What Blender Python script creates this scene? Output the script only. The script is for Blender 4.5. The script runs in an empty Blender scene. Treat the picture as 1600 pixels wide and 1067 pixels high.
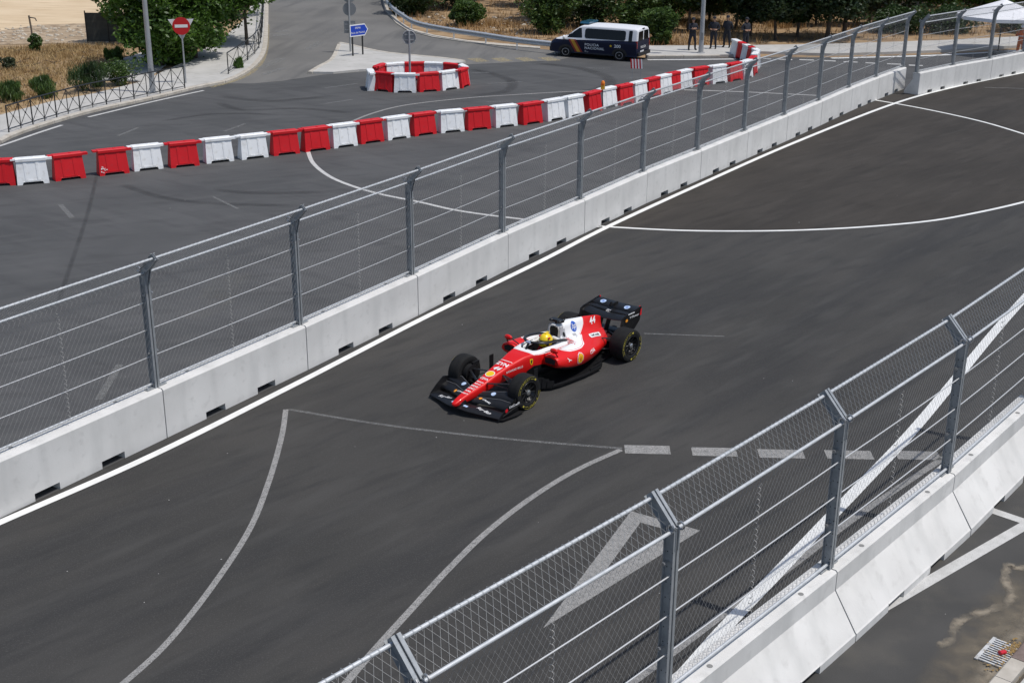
import bpy, bmesh, math, random
from mathutils import Vector, Matrix
from mathutils.bvhtree import BVHTree
R = math.radians
random.seed(7)
scene = bpy.context.scene
COL = scene.collection

# ------------------------------------------------------------------ camera
FPX, PITCH, ROLL, CAMH = 2031.8, 0.3611, 0.0055, 10.4136      # focal length in pixels of a 1600 px wide picture
cd = bpy.data.cameras.new('camera'); cam = bpy.data.objects.new('camera', cd); COL.objects.link(cam)
cd.sensor_width = 36.0; cd.sensor_fit = 'HORIZONTAL'; cd.lens = FPX / 1600 * 36
cd.clip_start = 0.1; cd.clip_end = 3000
_F = Vector((0, math.cos(PITCH), -math.sin(PITCH))); _R = Vector((1, 0, 0)); _U = _R.cross(_F)
_R2 = math.cos(ROLL) * _R + math.sin(ROLL) * _U; _U2 = -math.sin(ROLL) * _R + math.cos(ROLL) * _U
cam.matrix_world = Matrix(((_R2.x, _U2.x, -_F.x, 0), (_R2.y, _U2.y, -_F.y, 0), (_R2.z, _U2.z, -_F.z, CAMH), (0, 0, 0, 1)))
scene.camera = cam

# ------------------------------------------------------------------ sky and sun
SUN_EL, SUN_H = R(66), Vector((0.945, -0.327))                # direction towards the sun, on the ground plane
w = bpy.data.worlds.new('World'); scene.world = w; w.use_nodes = True
nt = w.node_tree
sky = nt.nodes.new('ShaderNodeTexSky'); sky.sky_type = 'NISHITA'; sky.sun_disc = False
sky.sun_elevation = SUN_EL; sky.sun_rotation = math.atan2(SUN_H.x, SUN_H.y)
sky.air_density = 1.0; sky.dust_density = 1.5
nt.links.new(sky.outputs[0], nt.nodes['Background'].inputs[0]); nt.nodes['Background'].inputs[1].default_value = 0.148
sd = bpy.data.lights.new('sun', 'SUN'); sun = bpy.data.objects.new('sun', sd); COL.objects.link(sun)
sd.energy = 4.1; sd.angle = R(0.55); sd.color = (1.0, 0.965, 0.91)
sv = Vector((SUN_H.x * math.cos(SUN_EL), SUN_H.y * math.cos(SUN_EL), math.sin(SUN_EL)))
sun.rotation_euler = sv.to_track_quat('Z', 'Y').to_euler()
sun.location = (20, 0, 40)
scene.view_settings.view_transform = 'Standard'; scene.view_settings.look = 'None'
scene.view_settings.exposure = -0.42; scene.view_settings.gamma = 1.0

# ------------------------------------------------------------------ layout helper: where a sight line of the photograph meets height z
def G(x, y, z=0.0):
    d = _F + _R2 * ((x - 800) / FPX) + _U2 * ((533.5 - y) / FPX)
    t = (z - CAMH) / d.z
    return Vector((d.x * t, d.y * t, z))

# ------------------------------------------------------------------ mesh helpers
class MB:
    def __init__(s): s.v = []; s.f = []; s.m = []; s.cur = 0
    def add(s, vs, fs):
        o = len(s.v); s.v += [tuple(v) for v in vs]; s.f += [tuple(i + o for i in f) for f in fs]; s.m += [s.cur] * len(fs); return s
    def box(s, c, d, M=None):
        x, y, z = d[0] / 2, d[1] / 2, d[2] / 2; c = Vector(c)
        vs = [Vector((a, b, e)) for a in (-x, x) for b in (-y, y) for e in (-z, z)]
        if M is not None: vs = [M @ v for v in vs]
        return s.add([v + c for v in vs], [(0, 1, 3, 2), (4, 6, 7, 5), (0, 4, 5, 1), (2, 3, 7, 6), (0, 2, 6, 4), (1, 5, 7, 3)])
    def bar(s, a, b, wd, ht, up=(0, 0, 1)):
        a = Vector(a); b = Vector(b); d = b - a; L = d.length; x = d / L; up = Vector(up)
        if abs(x.dot(up)) > .99: up = Vector((1, 0, 0))
        y = up.cross(x).normalized(); z = x.cross(y)
        M = Matrix((x, y, z)).transposed()
        return s.box((a + b) / 2, (L, wd, ht), M)
    def rings(s, rs, closed=True, caps=True):
        n = len(rs[0]); vs = [p for r in rs for p in r]; fs = []
        for i in range(len(rs) - 1):
            for j in range(n if closed else n - 1):
                k = (j + 1) % n; fs.append((i * n + j, i * n + k, (i + 1) * n + k, (i + 1) * n + j))
        if caps and closed:
            fs.append(tuple(reversed(range(n)))); fs.append(tuple((len(rs) - 1) * n + j for j in range(n)))
        return s.add(vs, fs)
    def tube(s, pts, r, n=8, caps=True, flat=1.0):
        pts = [Vector(p) for p in pts]; rs = []
        up = Vector((0, 0, 1)); rr = r if isinstance(r, (list, tuple)) else [r] * len(pts)
        for i, p in enumerate(pts):
            t = (pts[min(i + 1, len(pts) - 1)] - pts[max(i - 1, 0)]).normalized()
            u = up if abs(t.dot(up)) < .97 else Vector((1, 0, 0))
            a = u.cross(t).normalized(); b = t.cross(a)
            rs.append([p + a * math.cos(2 * math.pi * k / n) * rr[i] + b * math.sin(2 * math.pi * k / n) * rr[i] * flat for k in range(n)])
        return s.rings(rs, caps=caps)
    def lathe(s, prof, c=(0, 0, 0), axis='Z', n=24, caps=True):            # prof: (radius, height)
        c = Vector(c); rs = []
        for r, h in prof:
            ring = []
            for k in range(n):
                a = 2 * math.pi * k / n; p = (r * math.cos(a), r * math.sin(a), h)
                if axis == 'Y': p = (p[0], h, -p[1])
                if axis == 'X': p = (h, p[0], p[1])
                ring.append(c + Vector(p))
            rs.append(ring)
        return s.rings(rs, caps=caps)
    def prism(s, poly, z0, z1):
        n = len(poly); vs = [(p[0], p[1], z0) for p in poly] + [(p[0], p[1], z1) for p in poly]
        return s.add(vs, [tuple(reversed(range(n))), tuple(range(n, 2 * n))] + [(i, (i + 1) % n, n + (i + 1) % n, n + i) for i in range(n)])
    def ball(s, c, r, nu=14, nv=9):
        c = Vector(c); r = r if isinstance(r, (tuple, list)) else (r, r, r); rs = []
        for i in range(nv + 1):
            t = math.pi * min(max(i / nv, .01), .99)
            rs.append([c + Vector((r[0] * math.sin(t) * math.cos(2 * math.pi * k / nu), r[1] * math.sin(t) * math.sin(2 * math.pi * k / nu), -r[2] * math.cos(t))) for k in range(nu)])
        return s.rings(rs)
    def mesh(s, name, mats, smooth=None):
        me = bpy.data.meshes.new(name); me.from_pydata(s.v, [], s.f)
        for m in (mats if isinstance(mats, (list, tuple)) else [mats]): me.materials.append(m)
        if any(s.m): me.polygons.foreach_set('material_index', s.m)
        bm = bmesh.new(); bm.from_mesh(me); bmesh.ops.recalc_face_normals(bm, faces=bm.faces); bm.to_mesh(me); bm.free()
        if smooth is not None:
            me.polygons.foreach_set('use_smooth', [True] * len(me.polygons)); me.set_sharp_from_angle(angle=R(smooth))
        me.update(); return me
    def build(s, name, mats, parent=None, smooth=None, loc=None, rot=None):
        return link(name, s.mesh(name, mats, smooth), parent, loc, rot)

def link(name, me, parent=None, loc=None, rot=None):
    o = bpy.data.objects.new(name, me); COL.objects.link(o)
    if parent is not None: o.parent = parent
    if loc is not None: o.location = loc
    if rot is not None: o.rotation_euler = rot if isinstance(rot, (tuple, list)) else (0, 0, rot)
    return o
def tag(o, label=None, cat=None, group=None, kind=None):
    if label: o['label'] = label
    if cat: o['category'] = cat
    if group: o['group'] = group
    if kind: o['kind'] = kind
    return o
def thing(name, label, cat, loc=(0, 0, 0), rz=0.0, group=None):
    o = bpy.data.objects.new(name, None); COL.objects.link(o); o.empty_display_size = .2
    o.location = loc; o.rotation_euler = (0, 0, rz); return tag(o, label, cat, group)
def struct(o): o['kind'] = 'structure'; return o
KIDS = {}
def dup(src, loc=None, rz=None, parent=None, scale=None):
    c = src.copy(); COL.objects.link(c)
    if parent is not None: c.parent = parent
    if loc is not None: c.location = loc
    if rz is not None: c.rotation_euler = (0, 0, rz)
    if scale is not None: c.scale = scale
    for ch in [x for x in src.children if x.name in COL.objects]: dup(ch, parent=c)
    return c
ORD = 'zeroth first second third fourth fifth sixth seventh eighth ninth tenth eleventh twelfth thirteenth fourteenth fifteenth sixteenth seventeenth eighteenth nineteenth twentieth'.split()
def ordw(i):
    if i <= 20: return ORD[i]
    return 'twenty-' + ORD[i - 20] if i < 30 else ('thirtieth' if i == 30 else ('thirty-' + ORD[i - 30] if i < 40 else 'fortieth'))
def smooth_path(pts, n=8):
    P = [Vector(p) for p in pts]; out = []
    for i in range(len(P) - 1):
        p0, p1, p2, p3 = P[max(i - 1, 0)], P[i], P[i + 1], P[min(i + 2, len(P) - 1)]
        for k in range(n):
            t = k / n
            out.append(.5 * ((2 * p1) + (p2 - p0) * t + (2 * p0 - 5 * p1 + 4 * p2 - p3) * t * t + (3 * p1 - p0 - 3 * p2 + p3) * t ** 3))
    return out + [P[-1]]
def offset_path(pts, d):
    out = []
    for i, p in enumerate(pts):
        t = pts[min(i + 1, len(pts) - 1)] - pts[max(i - 1, 0)]; t.z = 0; t.normalize()
        out.append(p + Vector((-t.y, t.x, 0)) * d)
    return out

# ------------------------------------------------------------------ materials
def mat(name, c, rough=.6, metal=0.0, c2=None, scale=4.0, detail=4.0, bump=0.0, bscale=None, coat=0.0, spec=.5, rnd=True, stretch=None, rot=0.0, contrast=(.35, .65)):
    m = bpy.data.materials.new(name); m.use_nodes = True; n = m.node_tree.nodes; l = m.node_tree.links
    b = n['Principled BSDF']; b.inputs['Base Color'].default_value = (*c, 1); b.inputs['Roughness'].default_value = rough
    b.inputs['Metallic'].default_value = metal; b.inputs['Coat Weight'].default_value = coat; b.inputs['Coat Roughness'].default_value = .06
    b.inputs['Specular IOR Level'].default_value = spec
    if c2 or bump:
        tc = n.new('ShaderNodeTexCoord'); mp = n.new('ShaderNodeMapping'); l.new(tc.outputs['Object'], mp.inputs['Vector'])
        if stretch: mp.inputs['Scale'].default_value = stretch
        mp.inputs['Rotation'].default_value = (0, 0, rot)
        if rnd:
            oi = n.new('ShaderNodeObjectInfo'); mu = n.new('ShaderNodeMath'); mu.operation = 'MULTIPLY'; mu.inputs[1].default_value = 97
            l.new(oi.outputs['Random'], mu.inputs[0]); l.new(mu.outputs[0], mp.inputs['Location'])
        src = mp.outputs[0]
        if c2:
            nz = n.new('ShaderNodeTexNoise'); nz.inputs['Scale'].default_value = scale; nz.inputs['Detail'].default_value = detail
            l.new(src, nz.inputs['Vector'])
            cr = n.new('ShaderNodeValToRGB'); cr.color_ramp.elements[0].position = contrast[0]; cr.color_ramp.elements[1].position = contrast[1]
            cr.color_ramp.elements[0].color = (*c, 1); cr.color_ramp.elements[1].color = (*c2, 1)
            l.new(nz.outputs['Fac'], cr.inputs[0]); l.new(cr.outputs[0], b.inputs['Base Color'])
        if bump:
            n2 = n.new('ShaderNodeTexNoise'); n2.inputs['Scale'].default_value = bscale or scale * 4; n2.inputs['Detail'].default_value = 5
            l.new(tc.outputs['Object'], n2.inputs['Vector'])
            bp = n.new('ShaderNodeBump'); bp.inputs['Strength'].default_value = bump; bp.inputs['Distance'].default_value = .01
            l.new(n2.outputs['Fac'], bp.inputs['Height']); l.new(bp.outputs[0], b.inputs['Normal'])
    return m
def mixer(m, fac_noise, c, rng, layer_scale_vec=None, rot=0.0, detail=6, amount=1.0):
    """lay another noise driven colour over a material"""
    n = m.node_tree.nodes; l = m.node_tree.links; b = n['Principled BSDF']
    tc = n.new('ShaderNodeTexCoord'); mp = n.new('ShaderNodeMapping'); l.new(tc.outputs['Object'], mp.inputs[0])
    if layer_scale_vec:                            # turn first, then stretch
        mp.vector_type = 'TEXTURE'; mp.inputs['Scale'].default_value = tuple(1 / q for q in layer_scale_vec); mp.inputs['Rotation'].default_value = (0, 0, -rot)
    nz = n.new('ShaderNodeTexNoise'); nz.inputs['Scale'].default_value = fac_noise; nz.inputs['Detail'].default_value = detail
    l.new(mp.outputs[0], nz.inputs['Vector'])
    mr = n.new('ShaderNodeMapRange'); mr.inputs['From Min'].default_value = rng[0]; mr.inputs['From Max'].default_value = rng[1]
    mr.inputs['To Max'].default_value = amount
    l.new(nz.outputs['Fac'], mr.inputs['Value'])
    mx = n.new('ShaderNodeMix'); mx.data_type = 'RGBA'; l.new(mr.outputs[0], mx.inputs['Factor'])
    old = b.inputs['Base Color'].links
    if old: l.new(old[0].from_socket, mx.inputs['A'])
    else: mx.inputs['A'].default_value = b.inputs['Base Color'].default_value
    mx.inputs['B'].default_value = (*c, 1)
    l.new(mx.outputs['Result'], b.inputs['Base Color']); return m
def see_through(m, lo, hi, scale, amount=1.0, stretch=None, rot=0.0, soft=False):
    """worn, patchy cover: noise decides where the surface below shows"""
    n = m.node_tree.nodes; l = m.node_tree.links; b = n['Principled BSDF']
    tc = n.new('ShaderNodeTexCoord'); mp = n.new('ShaderNodeMapping'); l.new(tc.outputs['Object'], mp.inputs[0])
    if stretch: mp.inputs['Scale'].default_value = stretch
    mp.inputs['Rotation'].default_value = (0, 0, rot)
    nz = n.new('ShaderNodeTexNoise'); nz.inputs['Scale'].default_value = scale; nz.inputs['Detail'].default_value = 8
    l.new(mp.outputs[0], nz.inputs['Vector'])
    mr = n.new('ShaderNodeMapRange'); mr.inputs['From Min'].default_value = lo; mr.inputs['From Max'].default_value = hi; mr.inputs['To Max'].default_value = amount
    l.new(nz.outputs['Fac'], mr.inputs['Value'])
    if soft:                                       # fades towards the ribbon's edges
        at = n.new('ShaderNodeAttribute'); at.attribute_name = 'soft'; mu = n.new('ShaderNodeMath'); mu.operation = 'MULTIPLY'
        l.new(mr.outputs[0], mu.inputs[0]); l.new(at.outputs['Fac'], mu.inputs[1]); l.new(mu.outputs[0], b.inputs['Alpha'])
    else: l.new(mr.outputs[0], b.inputs['Alpha'])
    return m
TR = 0.86                                     # direction in which the track runs, radians
M = {}
M['asphalt'] = mixer(mixer(mat('asphalt', (.070, .071, .072), .93, c2=(.092, .092, .093), scale=.30, detail=6, bump=.35, bscale=90, rnd=False, spec=.3),
                     1.0, (.055, .055, .057), (.5, .75), (1.6, .25, 1), -.9, amount=.7), 60, (.11, .11, .11), (.55, .8), amount=.5)
M['track'] = mixer(mixer(mat('track_asphalt', (.0425, .041, .0385), .9, c2=(.0585, .0555, .0515), scale=.25, detail=7, bump=.35, bscale=110, rnd=False, spec=.3),
                     1.0, (.031, .031, .032), (.44, .70), (.10, .9, 1), -TR, amount=.75), 45, (.105, .102, .098), (.52, .78), amount=.55)
for k_ in ('track',): mixer(mixer(M[k_], 1.0, (.070, .068, .064), (.50, .72), (.45, 2.6, 1), -TR, amount=.55, detail=8), 1.0, (.030, .030, .030), (.52, .72), (.7, 3.2, 1), -TR + .12, amount=.5, detail=8)
M['track_brown'] = mixer(mixer(mat('brown_asphalt', (.040, .0345, .029), .9, c2=(.052, .0455, .039), scale=.22, detail=6, bump=.35, bscale=110, rnd=False, spec=.3), 1.0, (.030, .0265, .023), (.44, .70), (.10, .9, 1), -TR, amount=.75), 70, (.074, .067, .060), (.56, .8), amount=.45)
mixer(mixer(M['track_brown'], 1.0, (.062, .055, .048), (.50, .72), (.45, 2.6, 1), -TR, amount=.55, detail=8), 1.0, (.026, .023, .020), (.52, .72), (.7, 3.2, 1), -TR + .12, amount=.5, detail=8)
mixer(mixer(M['asphalt'], 1.0, (.105, .104, .103), (.50, .72), (.35, 1.8, 1), -.5, amount=.5, detail=8), 1.0, (.052, .052, .053), (.54, .72), (.5, 2.0, 1), -.3, amount=.5, detail=8)
M['old_road'] = mixer(mixer(mat('worn_road', (.130, .126, .120), .95, c2=(.165, .159, .149), scale=.3, detail=6, bump=.3, bscale=60, rnd=False),
                     1.0, (.10, .098, .095), (.5, .7), (1.2, .12, 1), .12, amount=.8), 3, (.21, .195, .17), (.6, .8), amount=.5)
M['outer_road'] = mixer(mixer(mat('outer_road', (.050, .049, .047), .93, c2=(.064, .062, .059), scale=.8, bump=.4, bscale=100, rnd=False), 1.2, (.095, .088, .075), (.52, .75), amount=.6), 60, (.10, .1, .1), (.6, .8), amount=.4)
M['soil'] = mixer(mixer(mat('dry_soil', (.30, .20, .105), .97, c2=(.40, .29, .17), scale=.5, detail=8, bump=.8, bscale=12, rnd=False), .5, (.19, .125, .068), (.5, .68), (1, 3, 1), .3), 6, (.46, .37, .25), (.6, .78), amount=.6)
M['bank'] = mixer(mixer(mat('bank_soil', (.27, .17, .085), .97, c2=(.38, .26, .145), scale=.6, detail=8, bump=.8, bscale=12, rnd=False), .5, (.15, .10, .055), (.48, .66), (1, 2, 1), .3), 5, (.42, .33, .22), (.6, .78), amount=.6)
M['sand'] = mixer(mat('pale_sand', (.58, .44, .28), .97, c2=(.66, .52, .35), scale=.25, detail=8, bump=.5, bscale=5, rnd=False), .3, (.50, .37, .225), (.5, .65), (1, 5, 1), .15, amount=.7)
M['rubble'] = mixer(mat('rubble_soil', (.30, .22, .14), .97, c2=(.46, .36, .25), scale=1.3, detail=9, bump=1, bscale=6, rnd=False), 2.0, (.18, .125, .08), (.52, .66))
M['pavement'] = mixer(mat('pavement', (.43, .42, .395), .9, c2=(.50, .485, .46), scale=.8, detail=7, bump=.2, bscale=40, rnd=False), 2.2, (.33, .315, .28), (.55, .75), amount=.7)
M['kerb'] = mixer(mat('kerb_stone', (.42, .385, .33), .9, c2=(.52, .48, .42), scale=3, bump=.3, bscale=30), 4, (.30, .25, .19), (.55, .75), amount=.6)
M['kerb_brown'] = mat('brown_kerb', (.15, .11, .095), .9, c2=(.21, .16, .14), scale=8, bump=.4, bscale=60)
M['paint'] = mixer(mat('white_road_paint', (.80, .80, .78), .6, c2=(.72, .72, .70), scale=3, rnd=False), 30, (.5, .5, .48), (.62, .75), amount=.6)
M['paint_worn'] = see_through(mat('worn_road_paint', (.40, .39, .375), .85, c2=(.31, .305, .295), scale=9, rnd=False), .22, .52, 70, .82)
M['paint_mid'] = see_through(mat('thin_road_paint', (.62, .615, .60), .75, c2=(.52, .515, .50), scale=5, rnd=False), .2, .42, 70, .9)
M['paint_faint'] = see_through(mat('faint_road_paint', (.28, .28, .272), .85, c2=(.22, .22, .215), scale=6, rnd=False), .3, .6, 60, .62)
M['paint_yellow'] = see_through(mat('yellow_road_paint', (.50, .40, .19), .85, c2=(.45, .38, .24), scale=6, rnd=False), .3, .65, 8, .6)
M['skid'] = see_through(mat('tyre_rubber_mark', (.028, .028, .029), .85), .05, .7, 1.2, .34, (1, 1, 1), soft=True)
M['dust'] = see_through(mat('washed_dust', (.30, .255, .195), .97, c2=(.24, .21, .165), scale=4, rnd=False), .30, .62, 3.5, .95, soft=True)
M['dust2'] = see_through(mat('gutter_dust', (.22, .185, .135), .97, c2=(.165, .142, .108), scale=3, rnd=False), .25, .68, 2.6, .8, soft=True)
M['concrete'] = mixer(mixer(mat('barrier_concrete', (.63, .62, .60), .85, c2=(.71, .70, .68), scale=1.1, detail=8, bump=.15, bscale=35), 1.0, (.50, .50, .485), (.50, .74), (2.2, 2.2, .3), amount=.6), 5, (.52, .51, .49), (.56, .74), amount=.6)
M['concrete_dark'] = mat('socket_shade_concrete', (.22, .22, .215), .9)  # parasol base concrete; on the sockets the dark stands for hole shade
M['steel'] = mixer(mat('galvanised_steel', (.54, .56, .575), .5, .35, c2=(.64, .655, .67), scale=9, detail=3), 25, (.42, .45, .48), (.55, .7), amount=.5)
M['post_steel'] = mixer(mat('post_steel', (.31, .33, .345), .5, .35, c2=(.38, .40, .415), scale=7), 30, (.25, .265, .28), (.55, .7), amount=.6)
M['wire'] = mat('wire', (.36, .355, .345), .6, .3)
M['wire_bright'] = mat('bright_wire', (.60, .59, .57), .5, .3)
M['cable'] = mat('cable_steel', (.66, .66, .66), .42, .4)
M['bolt'] = mat('bolt_steel', (.45, .45, .45), .4, .8)
M['black_gap'] = mat('opening_shade', (.012, .012, .012), .9)  # flat black carrying the shade inside holes, intakes and the drain pit
M['red_plastic'] = mixer(mat('red_plastic', (.58, .009, .015), .5, spec=.35, c2=(.64, .013, .020), scale=1.5, bump=.05, bscale=6), 6, (.38, .04, .045), (.58, .8), amount=.6)
M['white_plastic'] = mixer(mat('white_plastic', (.82, .83, .84), .45, c2=(.88, .885, .885), scale=1.5, bump=.05, bscale=6), 5, (.56, .54, .50), (.52, .78), amount=.7)
M['black_iron'] = mat('black_iron', (.028, .030, .032), .5, .3)
M['lamp_grey'] = mat('lamp_post_grey', (.38, .39, .40), .5, .5, c2=(.44, .45, .46), scale=2)
M['sign_back'] = mat('sign_back', (.24, .25, .26), .5, .5)
M['sign_red'] = mat('sign_red', (.52, .012, .016), .4)
M['sign_white'] = mat('sign_white', (.78, .78, .78), .4)
M['sign_blue'] = mat('sign_blue', (.012, .055, .42), .4)
M['white'] = mat('white_print', (.82, .82, .82), .5)
M['orange'] = mat('orange_lens', (.85, .24, .02), .3)
M['yellow_case'] = mat('yellow_case', (.72, .42, .03), .4)
# ================================================================== THE SETTING
def sheet(name, poly, z, m, sub=False):
    me = bpy.data.meshes.new(name); me.from_pydata([(p[0], p[1], z) for p in poly], [], [tuple(range(len(poly)))])
    bm = bmesh.new(); bm.from_mesh(me); bmesh.ops.recalc_face_normals(bm, faces=bm.faces)
    if bm.faces[:] and bm.faces[:][0].normal.z < 0: bmesh.ops.reverse_faces(bm, faces=bm.faces)
    bmesh.ops.triangulate(bm, faces=bm.faces); bm.to_mesh(me); bm.free()
    me.materials.append(m); return struct(link(name, me))
def ribbon(name, pts, wd, z, m, n=8, smooth=True, kind=True):
    P = [p if isinstance(p, Vector) else G(*p) for p in pts]
    if smooth and len(P) > 2: P = smooth_path(P, n)
    a = offset_path(P, wd / 2); b = offset_path(P, -wd / 2); mb = MB()
    vs = [(p.x, p.y, z) for p in a] + [(p.x, p.y, z) for p in b]; k = len(P)
    mb.add(vs, [(i, i + 1, k + i + 1, k + i) for i in range(k - 1)])
    return struct(mb.build(name, m))
def soft_ribbon(name, pts, wd, z, m, n=8, jit=0.0, seed=1):
    rng = random.Random(seed); P = smooth_path([p if isinstance(p, Vector) else G(*p) for p in pts], n); k = len(P); vs = []; at = []
    rows = (-1, -.6, 0, .6, 1)
    for r_ in rows:
        for i, p in enumerate(offset_path(P, wd / 2 * r_)):
            j = jit * wd; vs.append((p.x + rng.uniform(-j, j), p.y + rng.uniform(-j, j), z)); e = min(i, k - 1 - i) / 3
            at.append(min(1, e) * (0, .75, 1, .75, 0)[rows.index(r_)])
    me = bpy.data.meshes.new(name); me.from_pydata(vs, [], [(q * k + i, (q + 1) * k + i, (q + 1) * k + i + 1, q * k + i + 1) for q in range(4) for i in range(k - 1)])
    a = me.attributes.new('soft', 'FLOAT', 'POINT'); a.data.foreach_set('value', at); me.materials.append(m); me.update()
    return struct(link(name, me))
GX = lambda *pts: [G(*p) for p in pts]
Z1, Z2, Z3 = .004, .008, .012
S = 1200
# soil to the horizon, with the sand plain and rubble strip on the left
sheet('ground', [(-S, -300), (S, -300), (S, 1500), (-S, 1500)], -.03, M['soil'])
sheet('sand_plain', GX((-900, 64), (-200, 60), (0, 52), (60, 42), (140, 38), (210, 30), (330, -10), (380, -120)) + [Vector((-60, 900, 0)), Vector((-900, 900, 0))], -.022, M['sand'])
sheet('rubble_strip', GX((-900, 110), (-200, 88), (0, 70), (70, 68), (140, 67), (220, 62), (300, 20), (230, 24), (140, 36), (60, 39), (0, 48), (-200, 55), (-900, 60)), -.016, M['rubble'])
kerb_left = [(-500, 372), (-250, 296), (-100, 250), (0, 224), (26, 211), (131, 179), (236, 156), (310, 138), (345, 132), (373, 121), (399, 103), (413, 79), (416, 39), (417, 0), (419, -60), (423, -120)]
bank = [(596, -120), (597, -60), (598, 0), (601, 17), (619, 37.5), (637, 49), (675, 59), (731, 67.5), (778, 72), (844, 77), (930, 85), (1012, 91), (1150, 90), (1299, 90), (1416, 87), (1482, 84.5), (1587, 78), (1800, 64), (2300, 30)]
sheet('bank', GX((580, -130), *bank[1:]) + GX((2300, -100)) + [Vector((200, 260, 0)), Vector((-20, 260, 0))], -.02, M['bank'])
sheet('asphalt_road', [Vector((-70, -60, 0))] + GX(*kerb_left) + GX(*bank) + [Vector((120, -60, 0))], 0, M['asphalt'])
sheet('worn_road', GX((355, 131), (373, 121), (399, 103), (413, 79), (416, 39), (417, 0), (419, -60), (423, -120), (596, -120), (597, -60), (598, 0), (601, 17), (619, 37.5), (637, 49), (675, 59), (731, 67.5), (778, 72), (844, 77), (905, 87), (870, 95), (800, 98), (735, 101), (640, 108), (561, 113), (500, 118), (440, 127), (395, 131)), Z1, M['old_road'])

# wall lines -----------------------------------------------------------------
FARPX = [(261.4, 684), (481.5, 578), (653.9, 493), (794, 421.3), (913, 365), (1010, 318), (1094, 281), (1166.7, 248.3), (1228.5, 221), (1282, 196.5), (1329, 174), (1371, 156), (1413, 139)]
far = [G(*p) for p in FARPX]
d0 = (far[1] - far[0]).normalized() * 4.07
far = [far[0] - 2 * d0, far[0] - d0] + far
FAR2PX = [(1434, 149), (1490, 136), (1547, 125), (1600, 113)]
far2 = [G(*p) for p in FAR2PX]; d2 = (far2[3] - far2[2]); far2 += [far2[3] + d2, far2[3] + 2 * d2]
ARM_Z, TIP_Z, ARM_O = 3.25, 3.55, .28
tips = [G(617, 1003, TIP_Z), G(1021, 776, TIP_Z), G(1290, 617, TIP_Z), G(1482, 500, TIP_Z)]
tips = [2 * tips[0] - tips[1]] + tips; tips = [2 * tips[0] - tips[1]] + tips
d3 = (tips[-1] - tips[-2]); rotm = Matrix.Rotation(.03, 3, 'Z')
tips.append(tips[-1] + rotm @ d3); tips.append(tips[-1] + rotm @ rotm @ d3)
near = [Vector((p.x, p.y, 0)) - Vector((0, 0, 0)) for p in tips]
near = [p - Vector((-t.y, t.x, 0)) * ARM_O for p, t in [(near[i], (near[min(i + 1, len(near) - 1)] - near[max(i - 1, 0)]).normalized()) for i in range(len(near))]]

# the race track between the two walls
trk = [p.copy() for p in far] + [p.copy() for p in far2[1:]] + [Vector((60, 90, 0)), Vector((70, 50, 0))] + [p.copy() for p in reversed(near)] + [Vector((-6, -20, 0)), Vector((-40, -30, 0))]
sheet('race_track', trk, Z1, M['track'])
sheet('service_road', [p + (p - near[0]) * 0 for p in near] + [Vector((30, 36, 0)), Vector((40, -10, 0)), Vector((-6, -19.9, 0))], Z1 + .003, M['outer_road'])

sheet('resurfaced_patch', GX((960, 344), (1010, 319.5), (1094, 282), (1166.7, 249.3), (1228.5, 222), (1282, 197.5), (1329, 175), (1371, 157), (1413, 141), (1434, 150), (1490, 137), (1547, 126), (1600, 114), (1900, 60), (2000, 200), (1700, 288), (1600, 316), (1520, 334), (1450, 346), (1350, 355), (1250, 360), (1150, 361.5), (1050, 360), (945, 355)), Z1 + .0015, M['track_brown'])
# painted lines ----------------------------------------------------------------
ribbon('edge_line', [(-200, 905), (0, 816.7), (238.6, 711.6), (455, 604), (546.5, 557), (674, 491.5), (840, 411), (952.5, 353.5), (1096, 287.5), (1240, 224), (1393.7, 163.7), (1487.5, 137.5), (1600, 114), (1700, 95)], .175, Z3, M['paint'])
ribbon('road_marking', [(446.6, 640), (440, 683), (420, 753), (389.7, 827.7), (332.7, 915), (262.7, 1002.8), (197, 1064), (120, 1125)], .105, Z2, M['paint_worn'])
ribbon('road_marking', [(452, 640), (600, 664), (780, 685), (972, 701)], .08, Z2, M['paint_faint'])
ribbon('road_marking', [(970, 703), (900, 735), (830, 778), (760, 832), (700, 890), (640, 955), (590, 1010), (545, 1062), (500, 1120)], .115, Z2, M['paint_worn'])
for x0, x1, y in ((976, 1047, 702), (1081, 1151, 705.5), (1185, 1256, 708.5), (1290, 1363, 710), (1400, 1468, 711)):
    ribbon('road_marking', [(x0, y), (x1, y + 1.5)], .36, Z2, M['paint_worn'])
ribbon('road_marking', [(936, 354), (1050, 360), (1150, 361.5), (1250, 360), (1350, 355), (1450, 346), (1520, 334), (1600, 316), (1700, 288)], .13, Z2, M['paint'])
ribbon('road_marking', [(1368, 157), (1420, 166), (1480, 178), (1540, 192), (1600, 210), (1660, 230)], .14, Z2, M['paint'])
ribbon('road_marking', [(481, 236), (489, 255), (511.5, 274), (543, 288.5), (591, 303), (655, 316), (718.6, 330), (817, 343), (940, 355)], .15, Z2, M['paint_mid'])
ribbon('road_marking', [(520, 206), (540, 195), (581, 178), (636, 164.5), (732.5, 153.5), (815, 148), (884, 144), (950, 142)], .14, Z2, M['paint_worn'])
ribbon('road_marking', [(-60, 246), (0, 228.5), (60, 208), (97, 196)], .16, Z2, M['paint_mid'])
ribbon('road_marking', [(138, 183.5), (236, 160), (318, 142)], .16, Z2, M['paint_mid'])
ribbon('road_marking', [(1069, 141), (1170, 144.5), (1281, 150)], .13, Z2, M['paint_mid'])
for x0, x1, y in ((1193, 1205, 92), (1215, 1238, 93.2), (1249, 1272, 93.8), (1285, 1306, 95.3), (1318, 1340, 97), (1352, 1369, 98.7), (1386, 1408, 100.3), (1420, 1442, 102.4)):
    ribbon('road_marking', [(x0, y), (x1, y + .8)], .32, Z2, M['paint_mid'])
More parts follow.
